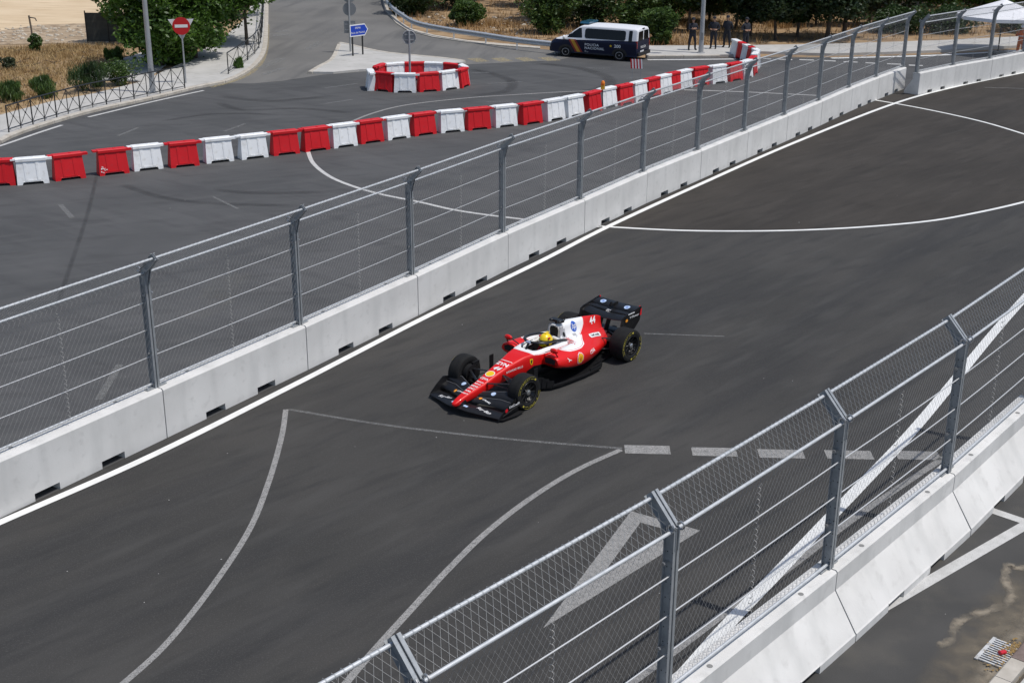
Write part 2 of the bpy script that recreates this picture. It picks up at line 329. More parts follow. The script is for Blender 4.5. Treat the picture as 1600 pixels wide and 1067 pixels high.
ribbon('road_marking', [(1299, 91.5), (1416, 88.5), (1482, 86), (1587, 79.8), (1700, 72)], .35, Z2, M['paint'])
ribbon('road_marking', [(1012, 94), (1080, 93.6), (1150, 92.8)], .35, Z2, M['paint_mid'])
ribbon('road_marking', [(1006, 521.5), (1132, 526)], .06, Z2, M['paint_faint'])
ribbon('road_marking', [(154, 625), (187, 570)], .16, Z2, M['paint_faint'])
ribbon('road_marking', [(333, 308), (372, 327)], .10, Z2, M['paint_faint'])
ribbon('road_marking', [(94, 320), (113, 341)], .16, Z2, M['paint_faint'])
for a, b in (((508, 138), (560, 131)), ((505, 163), (552, 156)), ((735, 115), (764, 114)), ((760, 131.5), (816, 128.5)), ((918, 107), (955, 107.5)), ((978, 122.5), (1030, 123)), ((350, 206), (383, 194)), ((184, 213), (216, 200)), ((1538, 137), (1600, 139)), ((760, 160), (800, 159))):
    ribbon('road_marking', [a, b], .13, Z2, M['paint_faint'])
ribbon('road_marking', [(1000, 1118), (1060, 1062), (1135, 978), (1217, 893), (1293.8, 812), (1346.8, 757), (1435.7, 662), (1549.6, 524), (1600, 467), (1660, 402)], .21, Z3, M['paint'])
ribbon('road_marking', [(940, 1100), (1000, 1057), (1061, 1012), (1150, 945), (1232, 888), (1340, 806), (1475, 715)], .13, Z2, M['paint_worn'])
def tri_band(name, A, B, C, t, z, m):
    P = [A, B, C]; cen = (A + B + C) / 3
    def inset():
        out = []
        for i in range(3):
            p, q, r = P[i - 1], P[i], P[(i + 1) % 3]
            u = (p - q).normalized(); v = (r - q).normalized(); s = math.sin(u.angle(v))
            out.append(q + (u + v) * (t / s))
        return out
    I = inset(); mb = MB()
    mb.add([(p.x, p.y, z) for p in P + I], [(i, (i + 1) % 3, 3 + (i + 1) % 3, 3 + i) for i in range(3)])
    return struct(mb.build(name, m))
tri_band('road_marking', G(986, 799), G(1094, 829), G(848, 982), .27, Z2, M['paint_worn'])
tri_band('road_marking', G(1480, 770), G(1622, 818), G(1385, 956), .20, Z3, M['paint_mid'])
for k in range(5):
    x = 700 + k * 37
    ribbon('yellow_marking', [(x, 95.5 - k * .5), (x + 20, 94.2 - k * .5)], 1.3, Z2 + .001, M['paint_yellow'])
ribbon('yellow_marking', [(330, 137), (374, 124), (402, 106), (415, 80), (418, 39)], .25, Z2 + .001, M['paint_yellow'])
for a, b, ww in (((405, 108), (440, 92), .5), ((480, 78), (502, 66), .5), ((430, 50), (452, 49), .7), ((425, 56), (458, 55), .9), ((412, 117), (442, 107), .35)):
    ribbon('road_marking', [a, b], ww, Z2 + .002, M['paint_faint'])
# tyre marks on the closed roundabout and in the track
for pts, ww in (([(735, 150), (790, 143), (800, 128), (770, 116), (735, 108)], .5), ([(860, 150), (940, 138), (950, 122), (900, 106), (830, 99)], .6), ([(88, 480), (112, 410), (138, 330), (152, 270)], .12),
               ([(190, 288), (250, 308), (330, 318), (470, 322)], .3), ([(330, 296), (400, 302), (520, 300)], .35), ([(340, 160), (380, 172), (470, 170), (560, 178)], .4), ([(340, 150), (420, 158), (520, 150)], .5),
               ([(250, 190), (340, 178), (440, 180)], .3)):
    soft_ribbon('tyre_mark', pts, ww * 1.3, Z1 + .002, M['skid'])
# dust washed over the service road and gutter
soft_ribbon('dust_stain', [(1462, 1010), (1480, 1003), (1492, 980), (1508, 966), (1540, 956), (1573, 944), (1579, 928), (1570, 902), (1576, 884), (1592, 888), (1640, 880)], .17, Z3 + .002, M['dust'], 5, .16)
soft_ribbon('gutter_dust', [(1465, 1160), (1515, 1075), (1552, 1015), (1595, 965), (1660, 895)], 1.35, Z3 - .002, M['dust2'])
soft_ribbon('gutter_dust', [(1490, 1145), (1540, 1070), (1575, 1025), (1612, 980), (1660, 915)], .5, Z3 - .0005, M['dust'])

# pavements, kerbs and island -----------------------------------------------------
def slab(name, poly, z0, z1, m):
    mb = MB(); mb.prism([(p.x, p.y) for p in poly], z0, z1); o = mb.build(name, m)
    bm = bmesh.new(); bm.from_mesh(o.data); bmesh.ops.triangulate(bm, faces=[f for f in bm.faces if len(f.verts) > 4]); bm.to_mesh(o.data); bm.free()
    return struct(o)
def kerb_row(parent, pts, wd, z, m, L=1.0):
    P = smooth_path(pts, 10); acc = 0; start = P[0]
    tot = [0]
    for i in range(1, len(P)): tot.append(tot[-1] + (P[i] - P[i - 1]).length)
    def at(s):
        for i in range(1, len(P)):
            if tot[i] >= s: return P[i - 1].lerp(P[i], (s - tot[i - 1]) / max(tot[i] - tot[i - 1], 1e-6))
        return P[-1]
    me = None; s = 0
    mb = MB(); mb.prism([(-.49, -wd / 2), (.49, -wd / 2), (.49, wd / 2), (-.49, wd / 2)], -.02, z); bb = MB()
    bb.rings([[Vector((x, -wd / 2, -.02)), Vector((x, wd / 2, -.02)), Vector((x, wd / 2, z - .025)), Vector((x, wd / 2 - .025, z)), Vector((x, -wd / 2 + .025, z)), Vector((x, -wd / 2, z - .025))] for x in (-.492, .492)])
    me = bb.mesh('kerb_stone', m)
    while s + L <= tot[-1]:
        a, b = at(s), at(s + L); c = (a + b) / 2; t = b - a
        o = link('kerb_stone', me, parent, (c.x, c.y, 0), math.atan2(t.y, t.x)); o.scale = (L, 1, 1); s += L
pav = slab('pavement', [p for p in GX(*[(x, y - 2) for x, y in kerb_left[3:14]])] + GX((396, 0), (385, 30), (350, 62), (312, 84), (290, 100), (262, 112), (223, 131), (147, 150), (79, 163), (0, 184)), -.02, .11, M['pavement'])
kerb_row(pav, [G(x, y - .5) for x, y in kerb_left[2:15]], .26, .125, M['kerb'])
slab('footpath', GX((118, 125), (150, 108), (192, 92), (230, 80), (262, 100), (225, 128)), -.02, .02, M['pavement'])
isl_px = [(484, 115.5), (500, 106), (518, 96), (527, 80), (531, 70), (549, 73.5), (601, 85), (687, 93.5), (728, 99), (700, 103), (640, 108), (561, 112), (521, 116)]
isl = slab('traffic_island', GX(*isl_px), -.02, .10, M['pavement'])
kerb_row(isl, GX((484, 116), (500, 106), (518, 96), (527, 80), (531, 69.5)), .24, .115, M['kerb'])
kerb_row(isl, GX((531, 69.5), (549, 73), (601, 84.5), (687, 93), (728, 98.5)), .24, .115, M['kerb'])
ft = slab('footway', GX((1010, 90), (1150, 89), (1185, 84), (1299, 87.5), (1416, 84), (1482, 81.5), (1587, 75), (1800, 60), (2000, 45), (2000, 24), (1800, 40), (1600, 60), (1480, 66), (1300, 72), (1180, 74), (1130, 74.5), (1010, 75)), -.02, .12, M['pavement'])
kerb_row(ft, GX((1010, 90.6), (1080, 90.2), (1150, 89.6)), .25, .13, M['kerb'])
slab('verge_strip', GX((597, -60), (598, 0), (601, 17), (619, 37.5), (637, 49), (675, 59), (731, 67.5), (778, 72), (844, 77), (844, 74.5), (778, 69), (731, 64.5), (678, 56), (642, 46), (624, 34.5), (607, 15), (604, 0), (603, -60)), -.02, .05, M['kerb'])
# the near kerb at the lower right corner
kp = GX((1500, 1127), (1550.4, 1067), (1575.7, 1037.7)); kq = GX((1577, 1036), (1600, 1009), (1640, 963), (1700, 895))
nk = slab('near_footway', [kp[0] + Vector((.25, -.2, 0)), kq[3] + Vector((.25, -.2, 0)), kq[3] + Vector((4, -3, 0)), kp[0] + Vector((3, -3, 0))], -.02, .115, M['pavement'])
def kerb_piece(a, b, m, wd=.24, h=.13):
    mb = MB(); t = (b - a).normalized(); nrm = Vector((t.y, -t.x, 0)) * wd; g = t * .006
    a = a + g; b = b - g; ch = nrm.normalized() * .025; dz = Vector((0, 0, 1))
    mb.rings([[p - dz * .02, p + dz * (h - .03), p + ch + dz * h, p + nrm + dz * h, p + nrm - dz * .02] for p in (a, b)])
    return mb.build('kerb_stone', m, nk)
kerb_piece(kp[0], kp[1].lerp(kp[2], .0), M['kerb']); kerb_piece(kp[1], kp[2], M['kerb']); kerb_piece(kp[2], kq[1], M['kerb_brown']); kerb_piece(kq[1], kq[2], M['kerb_brown']); kerb_piece(kq[2], kq[3], M['kerb_brown'])
# ================================================================== CONCRETE WALLS AND CATCH FENCES
FRONT = .19                                     # track face of a block, measured from the line of the fence posts
def block_mesh(L, name='concrete_barrier'):
    prof = [(FRONT, 0), (FRONT, .965), (FRONT - .03, 1.0), (-.135, 1.0), (-.16, .975), (-.16, .69), (-.52, .15), (-.54, .13), (-.54, 0)]
    h = L / 2 - .012; nz = .14; nb = []
    cuts = [-h, -.245 * L, -.115 * L, .115 * L, .245 * L, h]      # two forklift notches right through the foot
    mb = MB()
    def ring(x, notch, e=0):
        out = []
        for y, z in prof:
            if notch and z == 0: z = nz
            out.append(Vector((x, y, z)))
        return out
    segs = [(cuts[0], cuts[1], 0), (cuts[1], cuts[2], 1), (cuts[2], cuts[3], 0), (cuts[3], cuts[4], 1), (cuts[4], cuts[5], 0)]
    for i, (a, b, nt_) in enumerate(segs):
        sl = .02 if nt_ else 0
        mb.rings([ring(a, nt_), ring(b, nt_)], caps=True)
    me = mb.mesh(name, M['concrete'])
    bm = bmesh.new(); bm.from_mesh(me); bmesh.ops.remove_doubles(bm, verts=bm.verts, dist=.0004)
    bmesh.ops.triangulate(bm, faces=[f for f in bm.faces if len(f.verts) > 4]); bmesh.ops.recalc_face_normals(bm, faces=bm.faces); bm.to_mesh(me); bm.free()
    return me
BLOCK = block_mesh(4.0)
sm = MB(); sm.lathe([(.04, .0), (.04, .003)], n=14); SOCKET = sm.mesh('lifting_socket', M['concrete_dark'])  # flat disc, the shade of a sunken hole put into its colour
sm = MB(); sm.box((0, 0, .015), (.16, .10, .014)); sm.box((.04, 0, .03), (.03, .03, .02)); PLATE = sm.mesh('anchor_plate', M['post_steel'])

def lerp(a, b, t): return a + (b - a) * t
L0, LOWH = 4.0, ARM_Z - 1.0
def wires(L, Ht, pw, ph, r):
    """diamond mesh in the XZ plane, both wire families, clipped to the panel"""
    mb = MB(); k = ph / pw; x = -Ht / k
    while x < L:
        for s in (0, 1):
            x0, z0, x1, z1 = x, 0.0, x + Ht / k, Ht
            if x0 < 0: z0 = -x0 * k; x0 = 0
            if x1 > L: z1 = (L - x) * k; x1 = L
            if z1 - z0 > .03:
                if s: x0, x1 = L - x0, L - x1
                o = r * (1 if s else -1)
                n = 3; rs = []
                for X, Zz in ((x0, z0), (x1, z1)):
                    rs.append([Vector((X - L / 2 + r * math.cos(2.09 * j), o + r * math.sin(2.09 * j), Zz)) for j in range(n)])
                mb.rings(rs, caps=False)
        x += pw
    return mb
def build_fence_meshes():
    d = {}
    L = L0 - .12
    mb = wires(L, LOWH - .12, .105, .15, .0017)
    # wire ties round the rails
    for z in (.10 - .06, LOWH - .12):
        for i in range(int(L / .105)):
            x = -L / 2 + .04 + i * .105
            mb.tube([(x, .027, z - .027), (x + .01, .027, z + .027), (x + .015, -.027, z + .027), (x + .02, -.027, z - .027)], .0024, 3, False)
    d['low'] = mb.mesh('mesh_netting', M['wire'])
    A = Vector((0, ARM_O, TIP_Z - ARM_Z)); al = A.length
    mb = wires(L, al, .105, .17, .0027); sl = A.normalized(); nn_ = Vector((0, -sl.z, sl.y))
    mb.v = [tuple(Vector((v[0], 0, 0)) + sl * v[2] + nn_ * v[1]) for v in mb.v]
    for i in range(int(L / .105)):
        x = -L / 2 + .04 + i * .105; c = A
        mb.tube([(x, c.y + .027, c.z - .025), (x + .01, c.y + .027, c.z + .027), (x + .015, c.y - .027, c.z + .027), (x + .02, c.y - .027, c.z - .025)], .0024, 3, False)
    d['top'] = mb.mesh('overhang_netting', M['wire_bright'])
    for nme, r, mm in (('rail', .023, M['steel']), ('cable', .0095, M['cable'])):
        mb = MB(); n = 10
        sag = .0 if nme == 'rail' else -.012
        mb.tube([(-L0 / 2 + .03, 0, 0), (-L0 / 4, 0, sag * .8), (0, 0, sag), (L0 / 4, 0, sag * .8), (L0 / 2 - .03, 0, 0)], r, n); d[nme] = mb.mesh(nme, mm, 40)
    mb = MB(); pts = []
    for i in range(170):
        a = i * .85; pts.append((.028 * math.cos(a) - .02 * (i / 170), .028 * math.sin(a), .12 + (LOWH - .3) * i / 170))
    mb.tube(pts, .0042, 3, False); d['lace'] = mb.mesh('lacing_wire', M['wire'])
    # posts: two channels back to back
    def channels(mb, L, base, dirv, depthv):
        # profile swept along dirv: web planes parallel to depthv; X = along the wall
        xv = Vector((1, 0, 0))
        for s in (-1, 1):
            for cx, cd_, wx, wd in ((s * .014, 0, .006, .14), (s * .037, .067, .046, .006), (s * .037, -.067, .046, .006)):
                c = base + xv * cx + depthv * cd_ + dirv * (L / 2)
                vs = [c + xv * (a * wx / 2) + depthv * (b * wd / 2) + dirv * (e * L / 2) for a in (-1, 1) for b in (-1, 1) for e in (-1, 1)]
                mb.add(vs, [(0, 1, 3, 2), (4, 6, 7, 5), (0, 4, 5, 1), (2, 3, 7, 6), (0, 2, 6, 4), (1, 5, 7, 3)])
    mb = MB(); channels(mb, ARM_Z - 1.0 + .02, Vector((0, 0, 1.0)), Vector((0, 0, 1)), Vector((0, 1, 0))); d['post'] = mb.mesh('upright', M['post_steel'])
    mb = MB(); channels(mb, al + .06, Vector((0, 0, ARM_Z)), sl, nn_)
    for s in (-1, 1):
        g = [Vector((s * .022, -.08, ARM_Z - .26)), Vector((s * .022, .07, ARM_Z - .26)), Vector((s * .022, .16, ARM_Z + .05)), Vector((s * .022, .04, ARM_Z + .10)), Vector((s * .022, -.08, ARM_Z + .04))]
        mb.rings([g, [p + Vector((s * .008, 0, 0)) for p in g]])
    d['arm'] = mb.mesh('overhang_arm', M['post_steel'])
    mb = MB(); mb.tube([(-.11, .0, 0), (.11, .0, 0)], .014, 8); mb.tube([(-.125, 0, 0), (-.105, 0, 0)], .024, 6); d['pin'] = mb.mesh('through_bolt', M['bolt'], 40)
    mb = MB(); pts = [(0, .045 * math.cos(a * math.pi / 6), .045 * math.sin(a * math.pi / 6)) for a in range(13)]
    mb.tube(pts, .013, 6, False); d['eye'] = mb.mesh('eye_bolt', M['bolt'], 40)
    mb = MB()
    for i in range(11):
        z = 1.15 + i * .2
        for s in (-1, 1):
            for dy in (-.035, .035):
                mb.tube([(s * .0165, dy, z), (s * .0185, dy, z)], .009, 6)
    d['holes'] = mb.mesh('bolt_hole', M['black_gap'])
    return d
FD = build_fence_meshes()
def make_post():
    t = thing('fence_post', 'x', 'post')
    u = link('upright', FD['post'], t); link('bolt_hole', FD['holes'], u)['kind'] = 'stuff'
    link('overhang_arm', FD['arm'], t)
    for z in (ARM_Z - .42, ARM_Z - 1.55): link('through_bolt', FD['pin'], t, (0, .02, z))
    link('eye_bolt', FD['eye'], t, (.045, -.085, ARM_Z + .05)); link('eye_bolt', FD['eye'], t, (-.045, -.02, ARM_Z + .02))
    for s in (-1, 1): link('anchor_plate', PLATE, t, (s * .16, .01, 1.0))
    return t
def make_panel():
    t = thing('catch_fence', 'x', 'fence')
    link('top_rail', FD['rail'], t, (0, ARM_O, TIP_Z)); link('middle_rail', FD['rail'], t, (0, -.01, ARM_Z - .03)); link('bottom_rail', FD['rail'], t, (0, -.02, 1.075))
    for i in range(3): link('cable', FD['cable'], t, (0, -.03, 1.0 + (ARM_Z - 1) * (.27 + .235 * i)))
    link('mesh_netting', FD['low'], t, (0, .045, 1.04))['kind'] = 'stuff'; link('overhang_netting', FD['top'], t, (0, 0, ARM_Z))['kind'] = 'stuff'
    link('lacing_wire', FD['lace'], t, (0, .05, 1.0))
    return t
def make_block():
    t = thing('concrete_barrier', 'x', 'barrier'); link('block', BLOCK, t)
    for s in (-1, 1): link('lifting_socket', SOCKET, t, (s * 1.12, -.082, 1.0005))
    return t
protos = [make_block(), make_post(), make_panel()]
def wall(line, side, names, skip_first_post=False):
    """line: joints of the blocks at the post line; side=+1 when the track is on the left of the line's direction"""
    wname, gname = names; n = len(line)
    for i in range(n):
        a = line[max(i - 1, 0)]; b = line[min(i + 1, n - 1)]; t = (b - a).normalized()
        trackdir = Vector((-t.y, t.x, 0)) * side
        rz = math.atan2(-trackdir.x, trackdir.y)
        lab = wname(i)
        if lab[1]: p = dup(protos[1], line[i], rz); tag(p, lab[1], 'post', 'posts of the ' + gname + ' catch fence')
        if i < n - 1:
            a, b = line[i], line[i + 1]; t = (b - a); L = t.length; t.normalize(); c = (a + b) / 2
            td = Vector((-t.y, t.x, 0)) * side; rz = math.atan2(-td.x, td.y)
            if lab[0]: o = dup(protos[0], c, rz, scale=(L / 4.0, 1, 1)); tag(o, lab[0], 'barrier', 'concrete blocks of the ' + gname + ' wall')
            f = dup(protos[2], c, rz, scale=(L / L0, 1, 1)); tag(f, lab[2], 'fence', 'bays of the ' + gname + ' catch fence')
def inset_line(line, d):
    return offset_path([p.copy() for p in line], d)
# far wall: track on its right, seen along its direction; the photo's joints lie on the track face
far_posts = inset_line(far, FRONT)[1:]; far2_posts = inset_line(far2, FRONT)
vis = 1
def far_names(i):
    pos = ordw(i + 1) + ' from the left'; ppos = ordw(i) + ' from the left'
    return ('concrete wall block, %s in the long wall behind the race car' % pos,
            'bent steel fence post, %s in the fence behind the race car' % ppos if i else None,
            'wire netting bay, %s in the fence behind the race car' % pos)
def far2_names(i):
    pos = ordw(i + 1)
    return ('pale concrete block, %s after the gap in the far wall' % pos,
            'grey steel fence post, %s after the gap in the far wall' % pos,
            'wire netting bay, %s after the gap in the far wall' % pos)
def near_names(i):
    pos = ordw(i + 1)
    return ('sloped concrete block, %s from bottom left in the wall nearest the camera' % ordw(i - 1) if i > 1 else ('sloped concrete block below the bottom edge of the picture' if i else None),
            ('tall bent steel post, %s from bottom left in the nearest fence' % ordw(i) if i < 5 else 'tall bent steel post just beyond the right edge in the nearest fence') if i else None,
            'wire netting bay, %s from bottom left in the nearest fence' % pos)
wall(far_posts, -1, (far_names, 'far'))
wall(far2_posts[:-1], -1, (far2_names, 'upper right'))
wall(near[1:-1], 1, (near_names, 'near'))
def drop(o):
    for c in list(o.children): drop(c)
    bpy.data.objects.remove(o)
for p_ in protos: drop(p_)

# ================================================================== WATER FILLED BARRIERS
def water_barrier(name, m):
    """tapered plastic block with a flanged top, a lug at one end, pressed ribs and a cut-out foot"""
    mb = MB(); H = .86; L = .50; mid = []
    def sect(x, k):                                 # k narrows towards the ends
        return [Vector((x, -.235, .0)), Vector((x, .235, .0)), Vector((x * 1.0, .225, .10)), Vector((x * k, .135, .72)), Vector((x * k, .135, .74)), Vector((x * k, -.135, .74)), Vector((x * k, -.135, .72)), Vector((x, -.225, .10))]
    def foot(x, z): 
        s = sect(x, .93); s[0].z = z; s[1].z = z; s[2].z = max(z + .02, .10); s[7].z = max(z + .02, .10); return s
    xs = [(-L, 0), (-L + .16, 0), (-L + .20, .09), (L - .20, .09), (L - .16, 0), (L, 0)]
    mb.rings([foot(x, z) for x, z in xs])
    # flange round the top
    mb.rings([[Vector((x, -.165, .755)), Vector((x, .165, .755)), Vector((x, .165, .84)), Vector((x, .14, H)), Vector((x, -.14, H)), Vector((x, -.165, .84))] for x in (-L * .955, L * .955)])
    # joining lugs
    mb.box((L + .07, 0, .795), (.20, .20, .075)); mb.box((-L - .05, 0, .825), (.16, .24, .05))
    # pressed ribs on both faces
    for s in (-1, 1):
        for x in (-.20, .18):
            a = [Vector((x - .035, s * .222, .12)), Vector((x + .035, s * .222, .12)), Vector((x + .05, s * .137, .70)), Vector((x - .05, s * .137, .70))]
            o = Vector((0, s * .014, 0)); mb.rings([a, [p + o for p in a]])
        mb.box((0, s * .226, .125), (.5, .018, .03))
    mb.lathe([(.05, H), (.05, H + .012), (.03, H + .02)], (.1, 0, 0), n=10)
    me = mb.mesh(name, m); return me
WB = {'r': water_barrier('water_barrier', M['red_plastic']), 'w': water_barrier('water_barrier', M['white_plastic'])}
row = [('r', 0, 291), ('w', 53, 288), ('r', 111, 281), ('r', 180, 273), ('w', 233, 266), ('r', 290, 261), ('w', 345, 254), ('w', 399, 248), ('r', 449, 242), ('r', 497, 236), ('w', 541, 230), ('r', 583, 223.5), ('w', 624, 217.5), ('r', 665, 211.5), ('w', 708, 207), ('r', 750, 203), ('w', 792, 198.5), ('r', 833, 194), ('w', 870, 188), ('w', 901, 182), ('r', 931, 175.5), ('w', 954, 168.5), ('r', 980, 163.5), ('w', 1003, 158), ('r', 1024, 152), ('w', 1042, 147), ('r', 1056, 143), ('w', 1073, 139), ('r', 1097, 134), ('w', 1125, 130.5), ('r', 1151, 126.5), ('w', 1170, 122.5), ('r', 1181, 116.5), ('w', 1185, 109.5)]
back = [('w', 1179, 102.5), ('r', 1173, 99), ('w', 1167, 96), ('r', 1160, 92.5), ('w', 1150, 88)]
ring = [('w', 574, 140), ('r', 596, 143), ('w', 631, 145), ('r', 671, 143.5), ('w', 706, 140), ('r', 728, 136), ('w', 729, 129.5), ('r', 711, 126.5), ('w', 682, 124.5), ('r', 647, 124), ('w', 613, 125.5), ('r', 588, 129)]
CN = {'r': 'red', 'w': 'white'}
rp = [G(x, y) for _, x, y in row]
def place_wb(k, p, ang, label, group):
    o = link('water_barrier', WB[k], None, (p.x, p.y, 0), ang + random.uniform(-.05, .05)); tag(o, label, 'barrier', group); return o
cnt = {'r': 0, 'w': 0}
for i, (k, x, y) in enumerate(row):
    a, b = rp[max(i - 1, 0)], rp[min(i + 1, len(rp) - 1)]; t = b - a; cnt[k] += 1
    nrm = Vector((-t.y, t.x, 0)).normalized() * .22
    lab = '%s water barrier, %s %s one from the left in the long row' % (CN[k], ordw(cnt[k]), CN[k])
    if i == 0: lab = 'red plastic water barrier cut off by the left edge of the picture'
    if i == 3: lab = 'red plastic water barrier with pale scrape marks on its lower left corner'
    o = place_wb(k, rp[i] + nrm, math.atan2(t.y, t.x), lab, 'water barriers in the long row')
    if i == 3:                                    # pale scrapes on the lower left corner
        m_ = MB(); rng = random.Random(8)
        for q in range(16):
            x = rng.uniform(-.45, -.24); z = rng.uniform(.06, .30); w_ = rng.uniform(.01, .05); h_ = rng.uniform(.01, .05); yy = lambda zz: -.245 + max(zz - .10, 0) * .145
            m_.add([(x, yy(z), z), (x + w_, yy(z), z + .01), (x + w_ * .8, yy(z + h_), z + h_), (x - .01, yy(z + h_), z + h_ * .8)], [(0, 1, 2, 3)])
        m_.build('scrape_mark', M['white_plastic'], o)
p4 = rp[3]
bp_ = [G(x, y) for _, x, y in back]; cnt = {'r': 0, 'w': 0}
for i, (k, x, y) in enumerate(back):
    a, b = bp_[max(i - 1, 0)], bp_[min(i + 1, len(bp_) - 1)]; t = b - a; cnt[k] += 1
    place_wb(k, bp_[i], math.atan2(t.y, t.x) + math.pi, '%s water barrier, %s %s one in the short line towards the officers' % (CN[k], ordw(cnt[k]), CN[k]), 'water barriers running back to the footway')
rg = [G(x, y) for _, x, y in ring]; cen = sum(rg, Vector()) / len(rg); cnt = {'r': 0, 'w': 0}
for i, (k, x, y) in enumerate(ring):
    t = rg[(i + 1) % len(rg)] - rg[i - 1]; cnt[k] += 1
    inw = (cen - rg[i]).normalized() * .2
    place_wb(k, rg[i] + inw, math.atan2(t.y, t.x), '%s water barrier, %s %s one counter-clockwise in the ring from its left end' % (CN[k], ordw(cnt[k]), CN[k]), 'water barriers in the ring')

# beacon standing on the long row
t = rp[20]; bz = .86 + .02
bo = thing('warning_beacon', 'small orange warning lamp with yellow case on top of the water barriers', 'beacon', (rp[20].x + .30, rp[20].y + .5, bz))
m_ = MB(); m_.box((0, 0, .09), (.17, .12, .18)); m_.build('lamp_case', M['yellow_case'], bo)
m_ = MB(); m_.lathe([(.07, .18), (.085, .2), (.085, .3), (.05, .36), (.01, .37)], n=12); m_.build('lens', M['orange'], bo, 40)
m_ = MB(); m_.bar((0, 0, -.9), (0, 0, 0.0), .035, .035); m_.build('pole', M['black_iron'], bo)

# striped board behind the row
bq = G(994, 130); bd = thing('barrier_board', 'small red and white striped board on two thin legs behind the barriers', 'board', bq, -.12)
for s in (-.2, .2): m_ = MB(); m_.bar((s, 0, 0), (s, 0, .75), .02, .02); m_.build('leg', M['lamp_grey'], bd)
BW, BH = .56, .44
for i in range(8):
    m_ = MB(); x0 = -BW / 2 + i * BW / 8; sk = .04
    a = [Vector((x0, -.012, .68)), Vector((x0 + BW / 8, -.012, .68)), Vector((x0 + BW / 8 - sk, -.012, .68 + BH)), Vector((x0 - sk, -.012, .68 + BH))]
    m_.rings([a, [p + Vector((0, .018, 0)) for p in a]]); m_.build('stripe', M['sign_red'] if i % 2 == 0 else M['sign_white'], bd)
# ================================================================== RAILINGS, SIGNS, LAMPS, GUARD RAIL, SMALL THINGS
def railing(name, label, px, nb, H=1.02):
    P = [G(x, y, .11) for x, y in px]; path = smooth_path(P, 12); tot = [0]
    for i in range(1, len(path)): tot.append(tot[-1] + (path[i] - path[i - 1]).length)
    def at(s):
        for i in range(1, len(path)):
            if tot[i] >= s: return path[i - 1].lerp(path[i], (s - tot[i - 1]) / max(tot[i] - tot[i - 1], 1e-6))
        return path[-1].copy()
    N = [at(tot[-1] * i / nb) for i in range(nb + 1)]; r = thing(name, label, 'railing', P[0])
    loc = lambda v: Vector(v) - P[0]; up = Vector((0, 0, 1))
    m = MB(); m.tube([loc(p) + up * H for p in N], .028, 6); m.build('top_rail', M['black_iron'], r)
    m = MB(); m.tube([loc(p) + up * .12 for p in N], .016, 6); m.build('bottom_rail', M['black_iron'], r)
    for i, p in enumerate(N):
        m = MB(); m.tube([loc(p), loc(p) + up * (H)], .026 if i % 2 == 0 else .018, 6)
        if i < nb: pass
        m.build('post', M['black_iron'], r)
    for i in range(nb):
        a, b = loc(N[i]), loc(N[i + 1]); m = MB()
        m.bar(a + up * .12, b + up * (H - .03), .018, .018); m.bar(a + up * (H - .03), b + up * .12, .018, .018)
        m.ball((a + b) / 2 + up * (H / 2 + .05), .035, 8, 6); m.build('cross_brace', M['black_iron'], r)
    return r
railing('pedestrian_railing', 'long black pedestrian railing with crossed bars beside the left pavement', [(14, 207), (73, 188.5), (138, 170), (206, 156), (289, 139)], 14)
railing('pedestrian_railing', 'black crossed-bar railing curving uphill beside the trees and worn road', [(357, 116), (379, 101), (399, 84), (406, 72), (410, 50), (411.5, 22), (413, 0), (414.5, -30)], 22)

def lamp_post(label, base, r0, r1, H):
    t = thing('lamp_post', label, 'lamp post', base)
    m = MB(); m.tube([(0, 0, 0), (0, 0, .6), (0, 0, H * .5), (0, 0, H)], [r0, r0 * .97, (r0 + r1) / 2, r1], 14); m.build('pole', M['lamp_grey'], t, 40)
    m = MB(); m.lathe([(r0 * 1.7, 0), (r0 * 1.7, .03), (r0 * 1.1, .05)], n=14); m.build('base_plate', M['lamp_grey'], t)
    m = MB(); m.tube([(0, 0, H), (.5, -.5, H + .35), (1.2, -1.2, H + .45)], .05, 8); m.build('bracket', M['lamp_grey'], t, 40)
    m = MB(); m.ball((1.5, -1.5, H + .45), (.35, .2, .09)); m.build('lantern', M['lamp_grey'], t, 40)
    m = MB(); m.box((0, -r0, .9), (.12, .02, .4)); m.build('service_door', M['sign_back'], t)
lamp_post('tall grey lamp post rising from the left pavement beside the no entry sign', G(239, 145, .11), .13, .07, 9)
lamp_post('tall grey lamp post beside the police officers on the footway', G(1095, 83, .12), .135, .075, 9)

def sign_post(t, H, r=.035, x=0, y=0):
    m = MB(); m.tube([(x, y, 0), (x, y, H)], r, 8); return m.build('pole', M['lamp_grey'], t, 40)
def disc(t, name, c, r, m_, th=.02, n=28, face=-1):
    m = MB(); m.lathe([(r * .995, 0), (r, .004), (r, th), (r * .99, th + .002)], n=n, axis='Y'); return m.build(name, m_, t, None, c)
# no entry sign, with the back of a give-way triangle behind it
b = G(290.5, 130, .11); t = thing('no_entry_sign', 'round red no entry sign with white bar on grey pole by the trees', 'sign', b, .22)
sign_post(t, 2.95); disc(t, 'sign_face', (0, -.075, 2.62), .40, M['sign_red'])
m = MB(); m.box((0, -.079, 2.62), (.58, .006, .135)); m.build('white_bar', M['sign_white'], t)
m = MB(); a = [Vector((-.58, .05, 2.92)), Vector((.58, .05, 2.92)), Vector((.0, .05, 1.95))]; m.rings([a, [p + Vector((0, .02, 0)) for p in a]]); m.build('triangle_back', M['sign_white'], t)['label'] = 'pale back of a give-way triangle'
